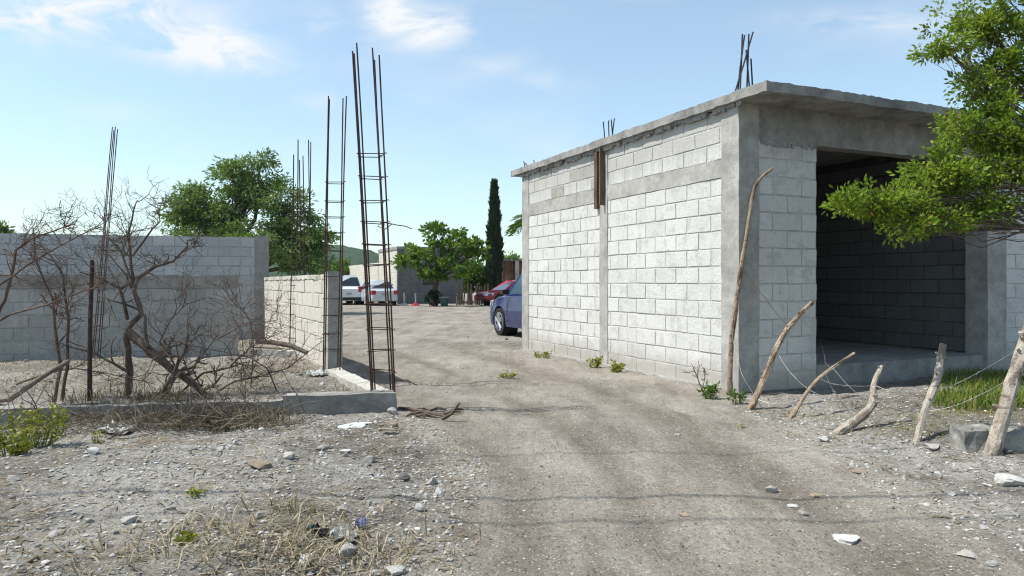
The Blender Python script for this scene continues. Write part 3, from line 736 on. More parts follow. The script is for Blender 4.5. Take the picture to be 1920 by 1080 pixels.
# palm showing a few fronds past the building's far corner
def palm():
    c = PD(1000, 410, 30); t = thing('palm_tree', (c.x, 30, 0), 'palm with drooping fronds peeking past the far corner of the block building', 'palm')
    m = MB(); m.tube([(c.x,30,-.1), (c.x+.1,30,2), (c.x,30,c.z)], [.2,.15,.13], 8); m.build('trunk', M['bark'], t)
    g = random.Random(3); pts, dr = [], []
    for k in range(22):
        a = k*2.4; el = g.uniform(-.1, .9); L = g.uniform(.8, 1.05)
        for i in range(26):
            f = i/25; r = L*f; z = c.z + r*el - .9*f*f*L
            q = Vector((c.x+math.cos(a)*r, 30+math.sin(a)*r, z)); sd = Vector((-math.sin(a), math.cos(a), 0))
            for s in (-1, 1): pts.append(q); dr.append(Vector((math.cos(a)*.6, math.sin(a)*.6, -.35)) + sd*s)
    leaves('fronds', pts, dr, .42, M['leaf_bush'], np.random.default_rng(1).uniform(.2,.8,len(pts)), parent=t, asp=.12, seed=2)
palm()

# ------------------------------------------------------------------ dead shrubs
def grow(mb, p, d, L, r, depth, rg, mat_t=.5, spread=.6, up=.1, kink=.25):
    n = 5; pts = [p]; q = p.copy(); dd = d.copy()
    for i in range(n):
        dd = (dd + Vector((rg.gauss(0, kink), rg.gauss(0, kink), rg.gauss(0, kink)+up*.3))).normalized(); q = q + dd*L/n; pts.append(q.copy())
    mb.tube(pts, [max(.0016, r*(1-.5*i/n)) for i in range(n+1)], 6 if r > .012 else 4, cap=r > .01, t=rg.random())
    if depth <= 0: return
    for k in range(rg.randint(3, 4) if depth > 1 else rg.randint(2, 4)):
        i = rg.randint(2, n); b = pts[i]; a = Vector((rg.gauss(0,1), rg.gauss(0,1)*.8, rg.gauss(0,.8)+up)).normalized()
        nd_ = (dd*(1-spread) + a*spread).normalized()
        grow(mb, b, nd_, L*rg.uniform(.5, .78), r*rg.uniform(.42, .62), depth-1, rg, mat_t, spread, up, kink)

def limb(mb, pix, d, r0, r1, rg, sub=5, depth=2, L=.45, br=.3, dd=0.0):
    # a main limb through photo pixels at the depth d, with random side growth
    pts = [PD(x, y, d + dd*i/len(pix)) for i, (x, y) in enumerate(pix)]
    fine = []
    for i in range(len(pts)-1):
        for k in range(4): 
            q = pts[i].lerp(pts[i+1], k/4); fine.append(q + noise.noise_vector(q*5)*r0*.9)
    fine.append(pts[-1]); n = len(fine)
    mb.tube(fine, [r0+(r1-r0)*i/(n-1) for i in range(n)], 8, wob=.25)
    for k in range(sub):
        i = rg.randint(int(n*br), n-1); d0 = (fine[min(i+1, n-1)]-fine[max(i-1, 0)]).normalized()
        a = Vector((rg.gauss(0,1), rg.gauss(0,.7), rg.gauss(.25,.7))).normalized()
        grow(mb, fine[i], (d0*.45+a*.6).normalized(), L*rg.uniform(.6, 1.2), max(.005, (r0+(r1-r0)*i/n)*.5), depth, rg)
rg = random.Random(14)
b0 = G(238, 752); t = thing('dead_shrub', b0, 'gnarled bare dead shrub with twisted dark trunk in the middle of the rubble plot', 'shrub', 'bare shrubs on the rubble plot')
m = MB()
limb(m, [(238,756), (243,700), (236,640), (240,618)], 7.5, .040, .030, rg, 1, 1)
limb(m, [(240,618), (262,590), (255,560), (252,540), (262,525), (300,535)][:4], 7.5, .030, .022, rg, 2, 2)
limb(m, [(252,548), (258,520), (290,500), (325,490), (350,460), (352,450)], 7.5, .022, .007, rg, 11, 2, .26, dd=.2)
limb(m, [(254,552), (246,500), (240,440), (250,400), (258,375)], 7.5, .020, .005, rg, 12, 2, .26, dd=.2)
limb(m, [(240,600), (225,540), (190,520), (150,510)], 7.5, .018, .006, rg, 8, 2, .35, dd=-.3)
limb(m, [(244,520), (225,470), (200,440), (192,405)], 7.5, .014, .005, rg, 10, 2, .24, dd=.3)
limb(m, [(250,480), (285,430), (300,415), (296,390)], 7.5, .012, .004, rg, 10, 2, .22, dd=.1)
m.build('stems', M['deadwood'], t)
b0 = G(100, 775); t = thing('dead_shrub', b0, 'bare grey brown shrub with crossing branches nearest the left edge', 'shrub', 'bare shrubs on the rubble plot')
m = MB()
limb(m, [(100,770), (112,700), (104,620), (98,560), (70,500), (62,430)], 7.2, .020, .006, rg, 16, 2, .26)
limb(m, [(118,760), (124,690), (128,600), (118,520), (96,480), (74,455)], 7.2, .018, .005, rg, 16, 2, .26)
limb(m, [(-20,640), (10,560), (30,470), (60,445), (140,420)], 6.9, .020, .005, rg, 16, 2, .24)
limb(m, [(-30,620), (20,590), (90,570), (160,545), (210,530)], 6.7, .012, .004, rg, 9, 2, .3)
limb(m, [(-40,560), (20,520), (80,480), (150,440), (190,425)], 6.8, .012, .004, rg, 9, 2, .3)
m.build('stems', M['deadtwig'], t)
b0 = G(300, 745); t = thing('dead_shrub', b0, 'thin reddish bare shrub tangled behind the leaning log', 'shrub', 'bare shrubs on the rubble plot')
m = MB()
limb(m, [(300,750), (330,690), (300,640), (320,600), (350,570)], 7.6, .012, .004, rg, 14, 2, .38)
limb(m, [(330,745), (380,700), (430,690), (470,650), (540,655)], 7.6, .012, .005, rg, 14, 2, .33)
limb(m, [(470,735), (475,650), (470,600), (440,560)], 8.2, .008, .003, rg, 12, 2, .35)
m.build('stems', M['deadtwig'], t)
b0 = G(520, 720); t = thing('dead_shrub', b0, 'low sprawling dead shrub spreading over the rubble before the cream wall', 'shrub', 'bare shrubs on the rubble plot')
m = MB()
limb(m, [(400,740), (440,715), (490,705), (540,690), (575,662)], 7.9, .012, .005, rg, 12, 2, .36)
limb(m, [(380,735), (360,690), (400,640), (450,612), (520,600)], 8.1, .010, .004, rg, 12, 2, .36)
limb(m, [(520,735), (500,690), (470,670), (420,660)], 7.8, .009, .003, rg, 12, 2, .32)
limb(m, [(30,720), (90,700), (140,690), (200,700), (290,720)], 7.3, .010, .004, rg, 12, 2, .34)
m.build('stems', M['deadtwig'], t)
m = MB(); limb(m, [(240,622), (275,650), (320,688), (362,718), (385,742)], 7.45, .05, .034, rg, 7, 2, .3)
tag(m.build('fallen_log', M['deadwood'], loc=PD(385,742,7.45)), 'thick split dark log leaning from the gnarled trunk to the ground', 'log')
m = MB(); limb(m, [(300,738), (325,700), (345,660), (352,630)], 7.3, .022, .016, rg, 9, 2, .35); limb(m, [(278,650), (272,615), (270,590)], 7.4, .02, .016, rg, 0)
tag(m.build('broken_branch', M['deadwood'], loc=PD(300,738,7.3)), 'short broken dark branch stub sticking up beside the leaning log', 'branch')
m = MB(); m.tube([G(-30,770)+Vector((0,0,.1)), PD(20,748,6.9), PD(80,706,7.0), PD(130,676,7.1)], [.03,.028,.025,.02], 8, wob=.25)
tag(m.build('fallen_branch', M['greytwig'], loc=G(-30,770)), 'long straight grey pole propped over the rubble at the left edge', 'pole')
m = MB(); m.tube([PD(480,640,9.6), PD(510,642,9.6), PD(545,648,9.5), PD(576,661,9.4)], [.03,.035,.036,.03], 8, wob=.3)
tag(m.build('fallen_branch', M['deadwood'], loc=PD(530,648,9.5)), 'dark bent branch lying before the foot of the cream wall', 'branch')

# brush pile along the kerb: dry sticks and stalks
rg = random.Random(77); m = MB()
for k in range(520):
    px = rg.triangular(40, 590, 420) if k % 2 else rg.uniform(-20, 550); d = (6.78 if px > 300 else 6.55) - .0003*(400-px) + rg.gauss(0, .24); a = P(px, 530 + 1.2*F/d, .15).copy(); a = Vector(((px-960)/F*d, d, rg.uniform(.02, .13)))
    dr = Vector((rg.gauss(0,1), rg.gauss(0,.7), rg.gauss(.35,.55))).normalized(); L = rg.uniform(.12, .5)
    mid = a+dr*L*.5+Vector((0,0,rg.uniform(-.03,.06))); b = a+dr*L; b.z = max(.03, b.z); mid.z = max(.03, mid.z)
    r_ = rg.choice([.002,.0025,.003,.0035,.006]); m.tube([a, mid, b], [r_, r_*.9, r_*.5], 4, t=rg.random(), cap=False)
tag(m.build('brush_pile', M['brushtwig'], loc=P(410, 775)), 'tangled pile of dry grey sticks and stalks heaped against the kerb', 'brush pile')
m = MB()
for k in range(10):
    px = 780+rg.uniform(-30, 70); a = G(px, 775+rg.uniform(-6, 8), .012)
    b = a + Vector((rg.uniform(.05,.22), rg.uniform(-.06,.06), 0)); b.z = ground_z(b.x,b.y)+.02
    m.tube([a, (a+b)/2+Vector((0,0,.02)), b], [.012,.016,.008], 6)
m.tube([G(830,789,.02), PD(848,775,7.0), PD(862,755,7.0)], [.02,.016,.008], 6)
m.tube([G(748,768,.02), G(790,776,.03), G(835,786,.03)], [.014,.02,.012], 6)
tag(m.build('dark_branch', M['deadwood'], loc=G(800,778)), 'blackened branch lying on the dirt beside the kerb corner', 'branch')

# ------------------------------------------------------------------ stick fence on the right
def stick(pix, d0, lean, r0, r1, mat, label, knots=7, extra=None):
    rg = random.Random(len(label)); n = len(pix)
    pts = [PD(x, y, d0 + lean*i/(n-1)) for i, (x, y) in enumerate(pix)]; g0 = G(*pix[0]); off = g0.z - pts[0].z
    fine = [pts[0]-Vector((0,0,.12))]
    for i in range(n-1):
        for k in range(5):
            f = k/5; p0_, p1_, p2_, p3_ = pts[max(i-1,0)], pts[i], pts[i+1], pts[min(i+2,n-1)]
            fine.append(.5*((2*p1_)+(p2_-p0_)*f+(2*p0_-5*p1_+4*p2_-p3_)*f*f+(3*p1_-p0_-3*p2_+p3_)*f**3))
    fine.append(pts[-1]); N = len(fine); m = MB()
    rad = [(r0+(r1-r0)*i/(N-1))*(1+(.13 if rg.random() < .22 else 0)) for i in range(N)]
    m.tube(fine, rad, 10, wob=.18 if mat == 'stick_pale' else .35)
    for k in range(knots):
        i = rg.randint(2, N-2); a = Vector((rg.gauss(0,1), rg.gauss(0,.6)-.3, rg.gauss(.5,.5))).normalized(); r_ = rad[i]
        m.tube([fine[i]+a*r_*.5, fine[i]+a*(r_*1.5+.008)], [r_*.42, r_*.22], 6)
    if extra: extra(m, fine, rad)
    o = m.build('fence_stick', M[mat], loc=g0, smooth_=False)
    tag(o, label, 'fence stick', 'crooked sticks of the wire fence'); return fine
fs = []
d_at = lambda x, y: G(x, y).y
fs.append(stick([(1368,738),(1371,650),(1384,540),(1400,440),(1416,350),(1448,316)], d_at(1368,738)-.1, .1, .034, .017, 'stick', 'tallest thin crooked stick leaning up the building corner'))
fs.append(stick([(1407,768),(1437,700),(1466,632),(1498,592),(1523,567)], d_at(1407,768), .35, .036, .024, 'stick', 'brown stick slanting right beside the shaded block corner'))
fs.append(stick([(1483,785),(1517,730),(1552,696),(1602,662)], d_at(1483,785), .3, .023, .014, 'stick', 'thin low curved stick bending far over to the right'))
fs.append(stick([(1573,812),(1608,787),(1636,757),(1638,722),(1653,687)], d_at(1573,812), .3, .050, .018, 'stick_pale', 'short thick elbow-bent stick with its foot lying on the gravel'))
fs.append(stick([(1720,829),(1734,770),(1757,712),(1768,646)], d_at(1720,829), .32, .034, .030, 'stick_pale', 'upright pale peeled stick with sawn top before the grass'))
def fork_knob(m, fine, rad):
    q = fine[int(len(fine)*.72)]; m.tube([q+Vector((-.01,-.02,-.05)), q+Vector((-.05,-.03,.05))], [.035,.03], 8)
    m.tube([q+Vector((-.0,.02,-.03)), q+Vector((.06,.03,.12)), q+Vector((.12,.04,.32))], [.035,.03,.028], 8)
fs.append(stick([(1860,851),(1884,768),(1906,690),(1928,620),(1940,560)], d_at(1860,851), .25, .055, .040, 'stick_pale', 'thickest pale grey post with forked top at the right edge', 5, fork_knob))
# barbed wire: slack strands from stick to stick
rg = random.Random(8)
def strand(pts, label, sag=.06, r=.003, mat='wire'):
    m = MB(); fine = []
    for a, b in zip(pts[:-1], pts[1:]):
        L = (b-a).length; n = max(8, int(L/.05))
        for i in range(n):
            f = i/n; q = a.lerp(b, f); q.z -= sag*L*4*f*(1-f)*.5; q += noise.noise_vector(q*3)*.02; q.z = max(q.z, ground_z(q.x, q.y)+.01); fine.append(q)
    fine.append(pts[-1]); m.tube(fine, r, 4)
    for i in range(2, len(fine)-2, 3):
        q = fine[i]; a = Vector((rg.gauss(0,1), rg.gauss(0,1), rg.gauss(0,1))).normalized()*.018
        m.tube([q-a, q+a], .0022, 3)
    tag(m.build('barbed_wire', M[mat], loc=pts[0]), label, 'wire', 'slack barbed wires of the stick fence')
def on(k, f): 
    a = fs[k]; return a[min(len(a)-1, int(f*(len(a)-1)))].copy()
strand([on(0,.52), on(1,.62)], 'dark barbed strand between the tallest stick and the brown slanting stick', .05, .004, 'rebar')
strand([on(0,.30), on(1,.18), on(2,.3)], 'low sagging barbed wire round the foot of the brown slanting stick', .22)
strand([W(1.3,-.05,.55), on(2,.75), on(3,.55), on(4,.28)], 'barbed wire from the doorway edge past the thin curved stick', .10)
strand([W(1.3,-.03,.35), on(3,.42), on(4,.45)], 'barbed wire from the doorway edge to the elbow-bent stick', .12)
strand([on(2,.6), on(3,.8), on(4,.62), on(5,.68)], 'upper barbed wire running to the forked post at the right edge', .12)
strand([on(1,.45), on(2,.4), on(3,.66), on(4,.4), on(5,.5)], 'lower barbed wire linking all the short sticks', .16)
m = MB(); c = G(1862, 838)
m.rough(-.26, .26, -.12, .18, -.1, .13, .04, .03, 7, xf=lambda a,b,c_: Vector((c.x+a*.95+b*.2, c.y-a*.12+b, c.z+c_)), chip=.012)
tag(m.build('concrete_block', M['kerb_dark'], loc=c), 'broken lump of grey concrete lying behind the forked post', 'concrete lump')

# ------------------------------------------------------------------ stones and debris
def rock_mesh(mb, c, sx, sy, sz, rg, rot=None, sub=2, rough=.28, flat=False, t=None):
    # an icosphere cut by planes: angular broken stone
    import bmesh
    bm = bmesh.new(); bmesh.ops.create_icosphere(bm, subdivisions=sub, radius=1)
    off = Vector((rg.uniform(-50,50), rg.uniform(-50,50), rg.uniform(-50,50)))
    cuts = [(Vector((rg.gauss(0,1), rg.gauss(0,1), rg.gauss(0,.7))).normalized(), rg.uniform(.38, .78)) for _ in range(11)]
    a = rg.uniform(0, 6.28) if rot is None else rot; ca, sa = math.cos(a), math.sin(a); b = len(mb.v)
    for v in bm.verts:
        q = v.co.copy()
        for n, d in cuts:
            h = q.dot(n) - d
            if h > 0: q -= n*h*.92
        q *= 1 + rough*.5*noise.noise(q*2.2+off) + rough*.35*noise.noise(q*6+off)
        if flat: q.z = max(-.5, min(.5, q.z*1.6))
        x, y = q.x*sx, q.y*sy
        mb.v.append((c[0]+x*ca-y*sa, c[1]+x*sa+y*ca, c[2]+q.z*sz))
    tv = rg.random() if t is None else t
    for f in bm.faces: mb.face(tuple(b+v.index for v in f.verts), 0, tv)
    bm.free()
def rock(px, py, w, h, mat, label, name='stone', cat='stone', flat=False, sub=2, group=None, rot=0.0, rough=.28):
    rg = random.Random(px*7+py); g = G(px, py + h*.25); d = g.y; sx = w/2/F*d*1.08; sz = max(.012, h/F*d*(.32 if flat else .55))
    m = MB(); rock_mesh(m, (g.x, g.y+sx*.3, g.z+sz*(.25 if flat else .4)), sx, sx*rg.uniform(.7, 1.0), sz, rg, rot=rg.uniform(-.5,.5)+rot, sub=sub, flat=flat, rough=rough)
    return tag(m.build(name, M[mat], loc=g), label, cat, group)
SG = 'larger stones on the gravel'
for a in [
    (659,798,84,20,'foam','pale white oval flat slab lying before the kerb','flat_slab','slab',True),
    (645,845,27,20,'stone_white','white squarish tile scrap on the left gravel','tile_scrap','tile',True),
    (488,874,46,28,'stone_tan','tan angular stone with dark underside in the middle of the left gravel'),
    (538,857,32,18,'stone','pale flat stone right of the tan angular stone'),
    (757,897,34,17,'stone_dark','dark grey smooth stone near the road edge'),
    (809,904,33,25,'stone','pale round stone at the road edge, largest of its cluster'),
    (824,922,26,15,'stone_white','whitish split stone just below the pale round stone at the road edge'),
    (798,930,15,11,'stone_white','small whitish stone left of the split stone at the road edge'),
    (645,957,30,20,'stone','grey blue half-buried stone above the white wrapper'),
    (690,944,17,12,'stone_white','small white stone, upper of a pair near the violet bag'),
    (697,957,15,13,'stone_white','small white stone, lower of a pair near the violet bag'),
    (786,954,30,20,'stone','flat grey stone between the violet bag and the road'),
    (486,969,26,17,'stone','lilac grey pointed stone beside the dry straw tuft'),
    (649,1037,48,30,'stone','big dull grey stone under the white wrapper'),
    (569,1050,38,30,'stone_white','white faceted stone at the bottom among the straw'),
    (690,864,34,17,'stone','greenish grey low stone above the dark smooth stone'),
    (172,847,32,14,'stone_white','white flat stone near the yellow green weeds'),
    (20,898,36,18,'stone','pale stone lying at the far left of the gravel'),
    (163,978,28,12,'stone','flat pale stone low in the left gravel'),
    (244,976,36,14,'stone','flat pale patchy stone right of another in the left gravel'),
    (736,773,28,18,'stone','grey stone touching the kerb corner'),
    (738,797,16,11,'stone_tan','small brown stone below the kerb corner stone'),
    (440,830,14,10,'stone_white','small white stone below the brush pile'),
    (415,842,20,8,'stone_white','thin white flake below the brush pile'),
    (490,806,18,9,'stone_white','small bright stone at the foot of the brush pile'),
    (600,842,32,15,'stone','grey slanted stone left of the white tile scrap'),
    (740,1072,40,22,'stone','pale stone half out of the frame at the bottom of the road edge'),
    (1585,1009,62,27,'stone_white','biggest white broken slab lying in the road','stone','stone',True),
    (1445,919,28,19,'stone','grey white rounded stone in the road among chips'),
    (1487,949,30,12,'stone_white','small white slab in the road, between two bigger pale stones','stone','stone',True),
    (1506,963,22,13,'stone','little grey stone right below the small white slab'),
    (1535,929,34,10,'stone_tan','flat tan scrap lying in the road behind the small white slab','stone','stone',True),
    (1610,884,36,9,'stone_tan','flat tan scrap in the road below the elbow-bent stick','stone','stone',True),
    (1822,1040,52,14,'stone','long flat grey stone near the bottom right corner','stone','stone',True),
    (1862,1058,26,14,'stone','small grey stone near the bottom right corner'),
    (1548,825,34,14,'stone_white','white stone at the foot of the elbow-bent stick'),
    (1760,891,18,17,'stone_white','small white stone on the right gravel by itself'),
    (1678,842,24,17,'stone','pale upright stone between the elbow-bent stick and the pale peeled stick'),
    (1752,838,44,16,'stone','flat grey stone right of the pale peeled stick foot'),
    (1898,903,62,36,'stone_white','big pale stone at the right edge of the gravel'),
    (1890,848,26,14,'stone_dark','dark stone beside the forked post foot'),
    (1285,966,30,8,'stone_tan','thin flat tan flake in the middle of the road','stone','stone',True),
    (1270,815,22,7,'stone','flat pale flake on the road before the building','stone','stone',True)]:
    px, py, w, h, mt, lab = a[:6]; nm, ct, fl = (a[6:] + ('stone','stone',False)[len(a)-6:]) if len(a) > 6 else ('stone','stone',False)
    rock(px, py, w, h, mt, lab, nm, ct, fl, 3 if w > 34 else 2, SG if nm == 'stone' else None)
# litter
def crumple(px, py, w, h, mat, label, name, cat, seed):
    rg = random.Random(seed); g = G(px, py+h*.3); d = g.y; n = 9; sx = w/F*d; sy = sx*.8; m = MB(); b = len(m.v); th = .004
    for lay in (0, 1):
        for j in range(n):
            for i in range(n):
                x = (i/(n-1)-.5)*sx; y = (j/(n-1)-.5)*sy; q = Vector((g.x+x, g.y+y, 0))
                k = noise.noise((i*.7+seed, j*.7, 0)); z = abs(k)*h/F*d*1.3 + .012
                m.v.append((q.x+noise.noise((i, j, seed))*sx*.12, q.y+noise.noise((j, seed, i))*sy*.12, ground_z(q.x, q.y)+z+lay*th))
    for lay in (0, 1):
        for j in range(n-1):
            for i in range(n-1):
                a0 = b+lay*n*n+j*n+i; m.face((a0, a0+1, a0+n+1, a0+n) if lay else (a0+n, a0+n+1, a0+1, a0))
    tag(m.build(name, M[mat], loc=g), label, cat)
crumple(645, 1007, 46, 26, 'plastic_white', 'crumpled white wrapper on the straw near the bottom', 'plastic_wrapper', 'wrapper', 1)
crumple(676, 985, 22, 26, 'plastic_violet', 'small crumpled violet blue bag at the edge of the straw', 'plastic_bag', 'bag', 2)
crumple(600, 998, 30, 14, 'black_cloth', 'scrap of black cloth beside the teal bottle', 'cloth_scrap', 'rag', 3)
crumple(222, 806, 58, 16, 'plastic_white', 'torn white plastic sheet before the left kerb', 'plastic_sheet', 'plastic sheet', 4)
crumple(503, 783, 20, 16, 'plastic_white', 'small white plastic scrap caught in the brush pile', 'plastic_scrap', 'scrap', 5)
crumple(594, 700, 34, 14, 'plastic_white', 'bluish white plastic bag on the rubble inside the kerb', 'plastic_bag', 'bag', 6)
g = G(580, 996); m = MB(); m.tube([g+Vector((-.028,0,.016)), g+Vector((.012,.006,.016)), g+Vector((.024,.008,.016)), g+Vector((.034,.01,.016))], [.016,.016,.008,.007], 10)
tag(m.build('plastic_bottle', M['plastic_teal'], loc=g), 'dark teal bottle lying in the dry straw', 'bottle')
m = MB()
for (px, py) in ((705, 800), (716, 806), (730, 810)):
    g = G(px, py, .015); m.rough(-.07, .07, -.03, .03, 0, .012, .04, .012, 9, xf=lambda a,b,c_: Vector((g.x+a+b*.4, g.y+b-a*.3, g.z+c_)))
tag(m.build('cardboard_scrap', M['stone_tan'], loc=G(712,803)), 'torn buff cardboard beside the pale oval slab', 'cardboard')

# mid-sized stones, one object each
rg = random.Random(41); GR = 'small stones scattered over the gravel'
protos = []
for k in range(6):
    m = MB(); rock_mesh(m, (0,0,0), 1, .8, .6, rg, sub=2); protos.append(m)
def scatter(n, f, label, grp, mats, smin, smax):
    me = []
    for k in range(n):
        x, y = f(); s = smin + (smax-smin)*rg.random()**2; pm = rg.randrange(6); mt = rg.choice(mats)
        key = 'pebble_%d_%s' % (pm, mt)
        if key not in CACHE:
            o = protos[pm].build('small_stone', M[mt]); CACHE[key] = o.data; o.data.name = key
        else:
            o = bpy.data.objects.new('small_stone', CACHE[key]); COL.objects.link(o)
        o.location = (x, y, ground_z(x, y)+s*.02); o.scale = (s, s, s*rg.uniform(.7,1.1)); o.rotation_euler = (rg.uniform(-.3,.3), rg.uniform(-.3,.3), rg.uniform(0, 6.28))
        tag(o, label, 'stone', grp)
CACHE = {}
def px_area(x0, x1, y0, y1):
    def f():
        for _ in range(30):
            g = G(rg.uniform(x0, x1), rg.uniform(y0, y1))
            if noise.noise((g.x*1.6, g.y*1.6, 8)) > rg.uniform(-.2, .35): break
        return g.x, g.y
    return f
scatter(60, px_area(0, 460, 830, 1075), 'small pale stone among crushed gravel on the left verge', 'small stones on the left verge', ['stone','stone','stone_tan','stone_white'], .014, .04)
scatter(60, px_area(460, 815, 815, 1075), 'small stone among straw and litter along the left road edge', 'small stones along the left road edge', ['stone','stone','stone_white','stone_dark'], .012, .034)
scatter(60, px_area(1540, 1915, 815, 960), 'small stone on the grey gravel below the stick fence', 'small stones below the stick fence', ['stone','stone','stone_white'], .012, .038)
scatter(24, px_area(1400, 1720, 900, 1075), 'little chip of stone lying in the dirt road', 'stone chips in the road', ['stone','stone_tan','stone'], .008, .02)
scatter(14, px_area(880, 1500, 820, 1075), 'black speck of debris lying on the bare dirt road', 'dark specks on the road', ['stone_dark'], .008, .017)
scatter(60, px_area(20, 690, 676, 738), 'small stone in the rubble plot behind the kerb', 'small stones in the rubble plot', ['stone','stone_white','stone_tan'], .02, .06)
scatter(16, px_area(660, 960, 585, 640), 'dark clod on the far dirt yard', 'clods on the far yard', ['stone_dark','stone_tan'], .03, .07)

# gravel: too many pebbles to count
def pebbles(name, areas, seed, lo, hi, mat='gravel', label='loose grey gravel and broken chips covering the verge', cat='gravel'):
    g = np.random.default_rng(seed); import bmesh
    bm = bmesh.new(); bmesh.ops.create_icosphere(bm, subdivisions=1, radius=1); bm.verts.ensure_lookup_table()
    bv = np.array([v.co[:] for v in bm.verts]); bf = np.array([[v.index for v in f.verts] for f in bm.faces]); bm.free()
    V_, F_, T_ = [], [], []; c = 0
    for (x0, x1, y0, y1, n, test) in areas:
        for _ in range(n):
            x, y = g.uniform(x0, x1), g.uniform(y0, y1)
            if test and not test(x, y): continue
            if noise.noise((x*1.1, y*1.1, 5)) < g.uniform(-.75, .55): continue
            s = lo + (hi-lo)*g.random()**3.2; q = bv*(1+g.uniform(-.3, .3, (12, 1)))*np.array([s, s*g.uniform(.55, 1), s*g.uniform(.3, .7)])
            a = g.uniform(0, 6.28); ca, sa = math.cos(a), math.sin(a); q = q @ np.array([[ca, sa, 0], [-sa, ca, 0], [0, 0, 1]])
            V_.append(q + (x, y, ground_z(x, y)+s*.12)); F_.append(bf + c*12); T_.append(np.full(20, np.clip(g.normal(.55, .28), 0, 1))); c += 1
    o = np_mesh(name, np.concatenate(V_), np.concatenate(F_), M[mat], tint=np.concatenate(T_)); tag(o, label, cat, kind='stuff')
verge_l = lambda x, y: x < xl(y)+.25 and on_pad(x, y) < 0 and x > -.85*y
verge_r = lambda x, y: x > xr(y)-.35 and x < .82*y and (Vector((x,y))-C0).dot(U) < -.25
pad_t = lambda x, y: on_pad(x, y) > .2 and x > -.85*y
road_t = lambda x, y: xl(y) < x < xr(y)
pebbles('gravel', [(-5, 0, 2.9, 7.2, 17000, verge_l), (-9, -1, 7, 12, 9500, pad_t), (2, 6, 3.4, 8.4, 12000, verge_r), (-4, 2.5, 8.4, 16, 2200, road_t)], 2, .004, .021)
pebbles('road_grit', [(-.6, 3.2, 2.9, 6.5, 9000, road_t), (-1.4, 3.2, 6.5, 9, 3500, road_t)], 5, .0025, .009, label='fine grit and flakes pressed into the dirt road', cat='grit')

# straw, grass and weeds
def blades(name, pts, h, mat, label, cat, seed, kind='stuff', width=.006, lean=.6, tlo=0., thi=1., flat=0.0, parent=None, loc=(0,0,0)):
    g = np.random.default_rng(seed); n = len(pts); pts = np.array(pts, dtype=np.float64); a = g.uniform(0, 6.28, n); L = h*g.uniform(.4, 1.25, n)
    ln_ = lean*g.uniform(.2, 1.2, n); dx = np.cos(a)*ln_; dy = np.sin(a)*ln_; zz = np.maximum(.06, 1-flat*g.random(n)) if flat < 1 else .04+.25*g.random(n)**2
    m1 = pts + np.stack([dx*L*.35, dy*L*.35, L*.55*zz], 1); t1 = pts + np.stack([dx*L, dy*L, L*(1-.35*ln_)*zz], 1)
    w = np.stack([-np.sin(a+g.normal(0,.6,n)), np.cos(a), np.zeros(n)], 1)*(width*g.uniform(.6, 1.4, n))[:, None]
    v = np.stack([pts-w*.5, pts+w*.5, m1+w*.45, m1-w*.45, t1], 1).reshape(-1, 3); i = np.arange(n)*5
    f = np.concatenate([np.stack([i, i+1, i+2], 1), np.stack([i, i+2, i+3], 1), np.stack([i+3, i+2, i+4], 1)])
    t = np.clip(g.uniform(tlo, thi, n), 0, 1)
    o = np_mesh(name, v, f, M[mat], tint=np.concatenate([t, t, t]), parent=parent, loc=loc)
    if label: tag(o, label, cat, kind=kind)
    return o
rg = random.Random(19)
def patch(px, py, w, h, n):
    out = []
    for _ in range(n):
        g = G(px+rg.gauss(0, w/2.4), max(560, py+rg.gauss(0, h/2.4))); out.append((g.x, g.y, g.z-.005))
    return out
dry = patch(560, 955, 100, 22, 130) + patch(520, 1040, 230, 60, 300) + patch(660, 1050, 200, 70, 300) + patch(450, 990, 200, 22, 160) + patch(300, 1040, 260, 60, 160) + patch(600, 1020, 240, 70, 220)
blades('dry_grass', dry, .16, 'straw', 'dry straw and dead grass flattened along the left road edge', 'straw', 1, lean=1.4, flat=.93, width=.006, tlo=.25, thi=1.15)
lit = []
for k in range(9000):
    x, y = rg.uniform(-5.5, 0), rg.uniform(2.9, 7.2)
    if verge_l(x, y) and noise.noise((x*1.4, y*1.4, 9)) > rg.uniform(-.45, .5): lit.append((x, y, ground_z(x, y)+.004))
for k in range(7500):
    x, y = rg.uniform(-9, -1.2), rg.uniform(7.3, 14)
    if pad_t(x, y) and noise.noise((x*.8, y*.8, 4)) > rg.uniform(-.5, .4): lit.append((x, y, ground_z(x, y)+.004))
for k in range(5000):
    x, y = rg.uniform(2.4, 6.5), rg.uniform(3.5, 8.6)
    if verge_r(x, y) and noise.noise((x*1.4, y*1.4, 2)) > rg.uniform(-.4, .5): lit.append((x, y, ground_z(x, y)+.004))
blades('plant_litter', lit, .075, 'straw', 'scattered straw and dead leaf litter over the rubble and gravel', 'litter', 3, lean=1.6, flat=1.0, width=.010)
kb_dry = []
for k in range(1700):
    px = rg.triangular(60, 580, 400); d = rg.uniform(6.55, 7.2); x = (px-960)/F*d; kb_dry.append((x, d, ground_z(x, d)))
pad_dry = []
for k in range(5200):
    px, py = rg.uniform(-10, 700), 672 + 70*rg.random()
    g = G(px, py)
    if pad_t(g.x, g.y) and noise.noise((g.x*1.1, g.y*1.1, 6)) > rg.uniform(-.35, .3): pad_dry.append((g.x, g.y, g.z-.004))
blades('dry_stubble', pad_dry, .085, 'straw', 'thin pale dry grass stubble over the rubble plot behind the kerb', 'straw', 15, lean=1.3, flat=.85, width=.008, tlo=.2, thi=1.1)
blades('dry_weeds', kb_dry, .24, 'straw', 'dense dry brown stalks along the foot of the kerb', 'dry weeds', 5, lean=.9, flat=.5, tlo=-.3, thi=.5, width=.006)
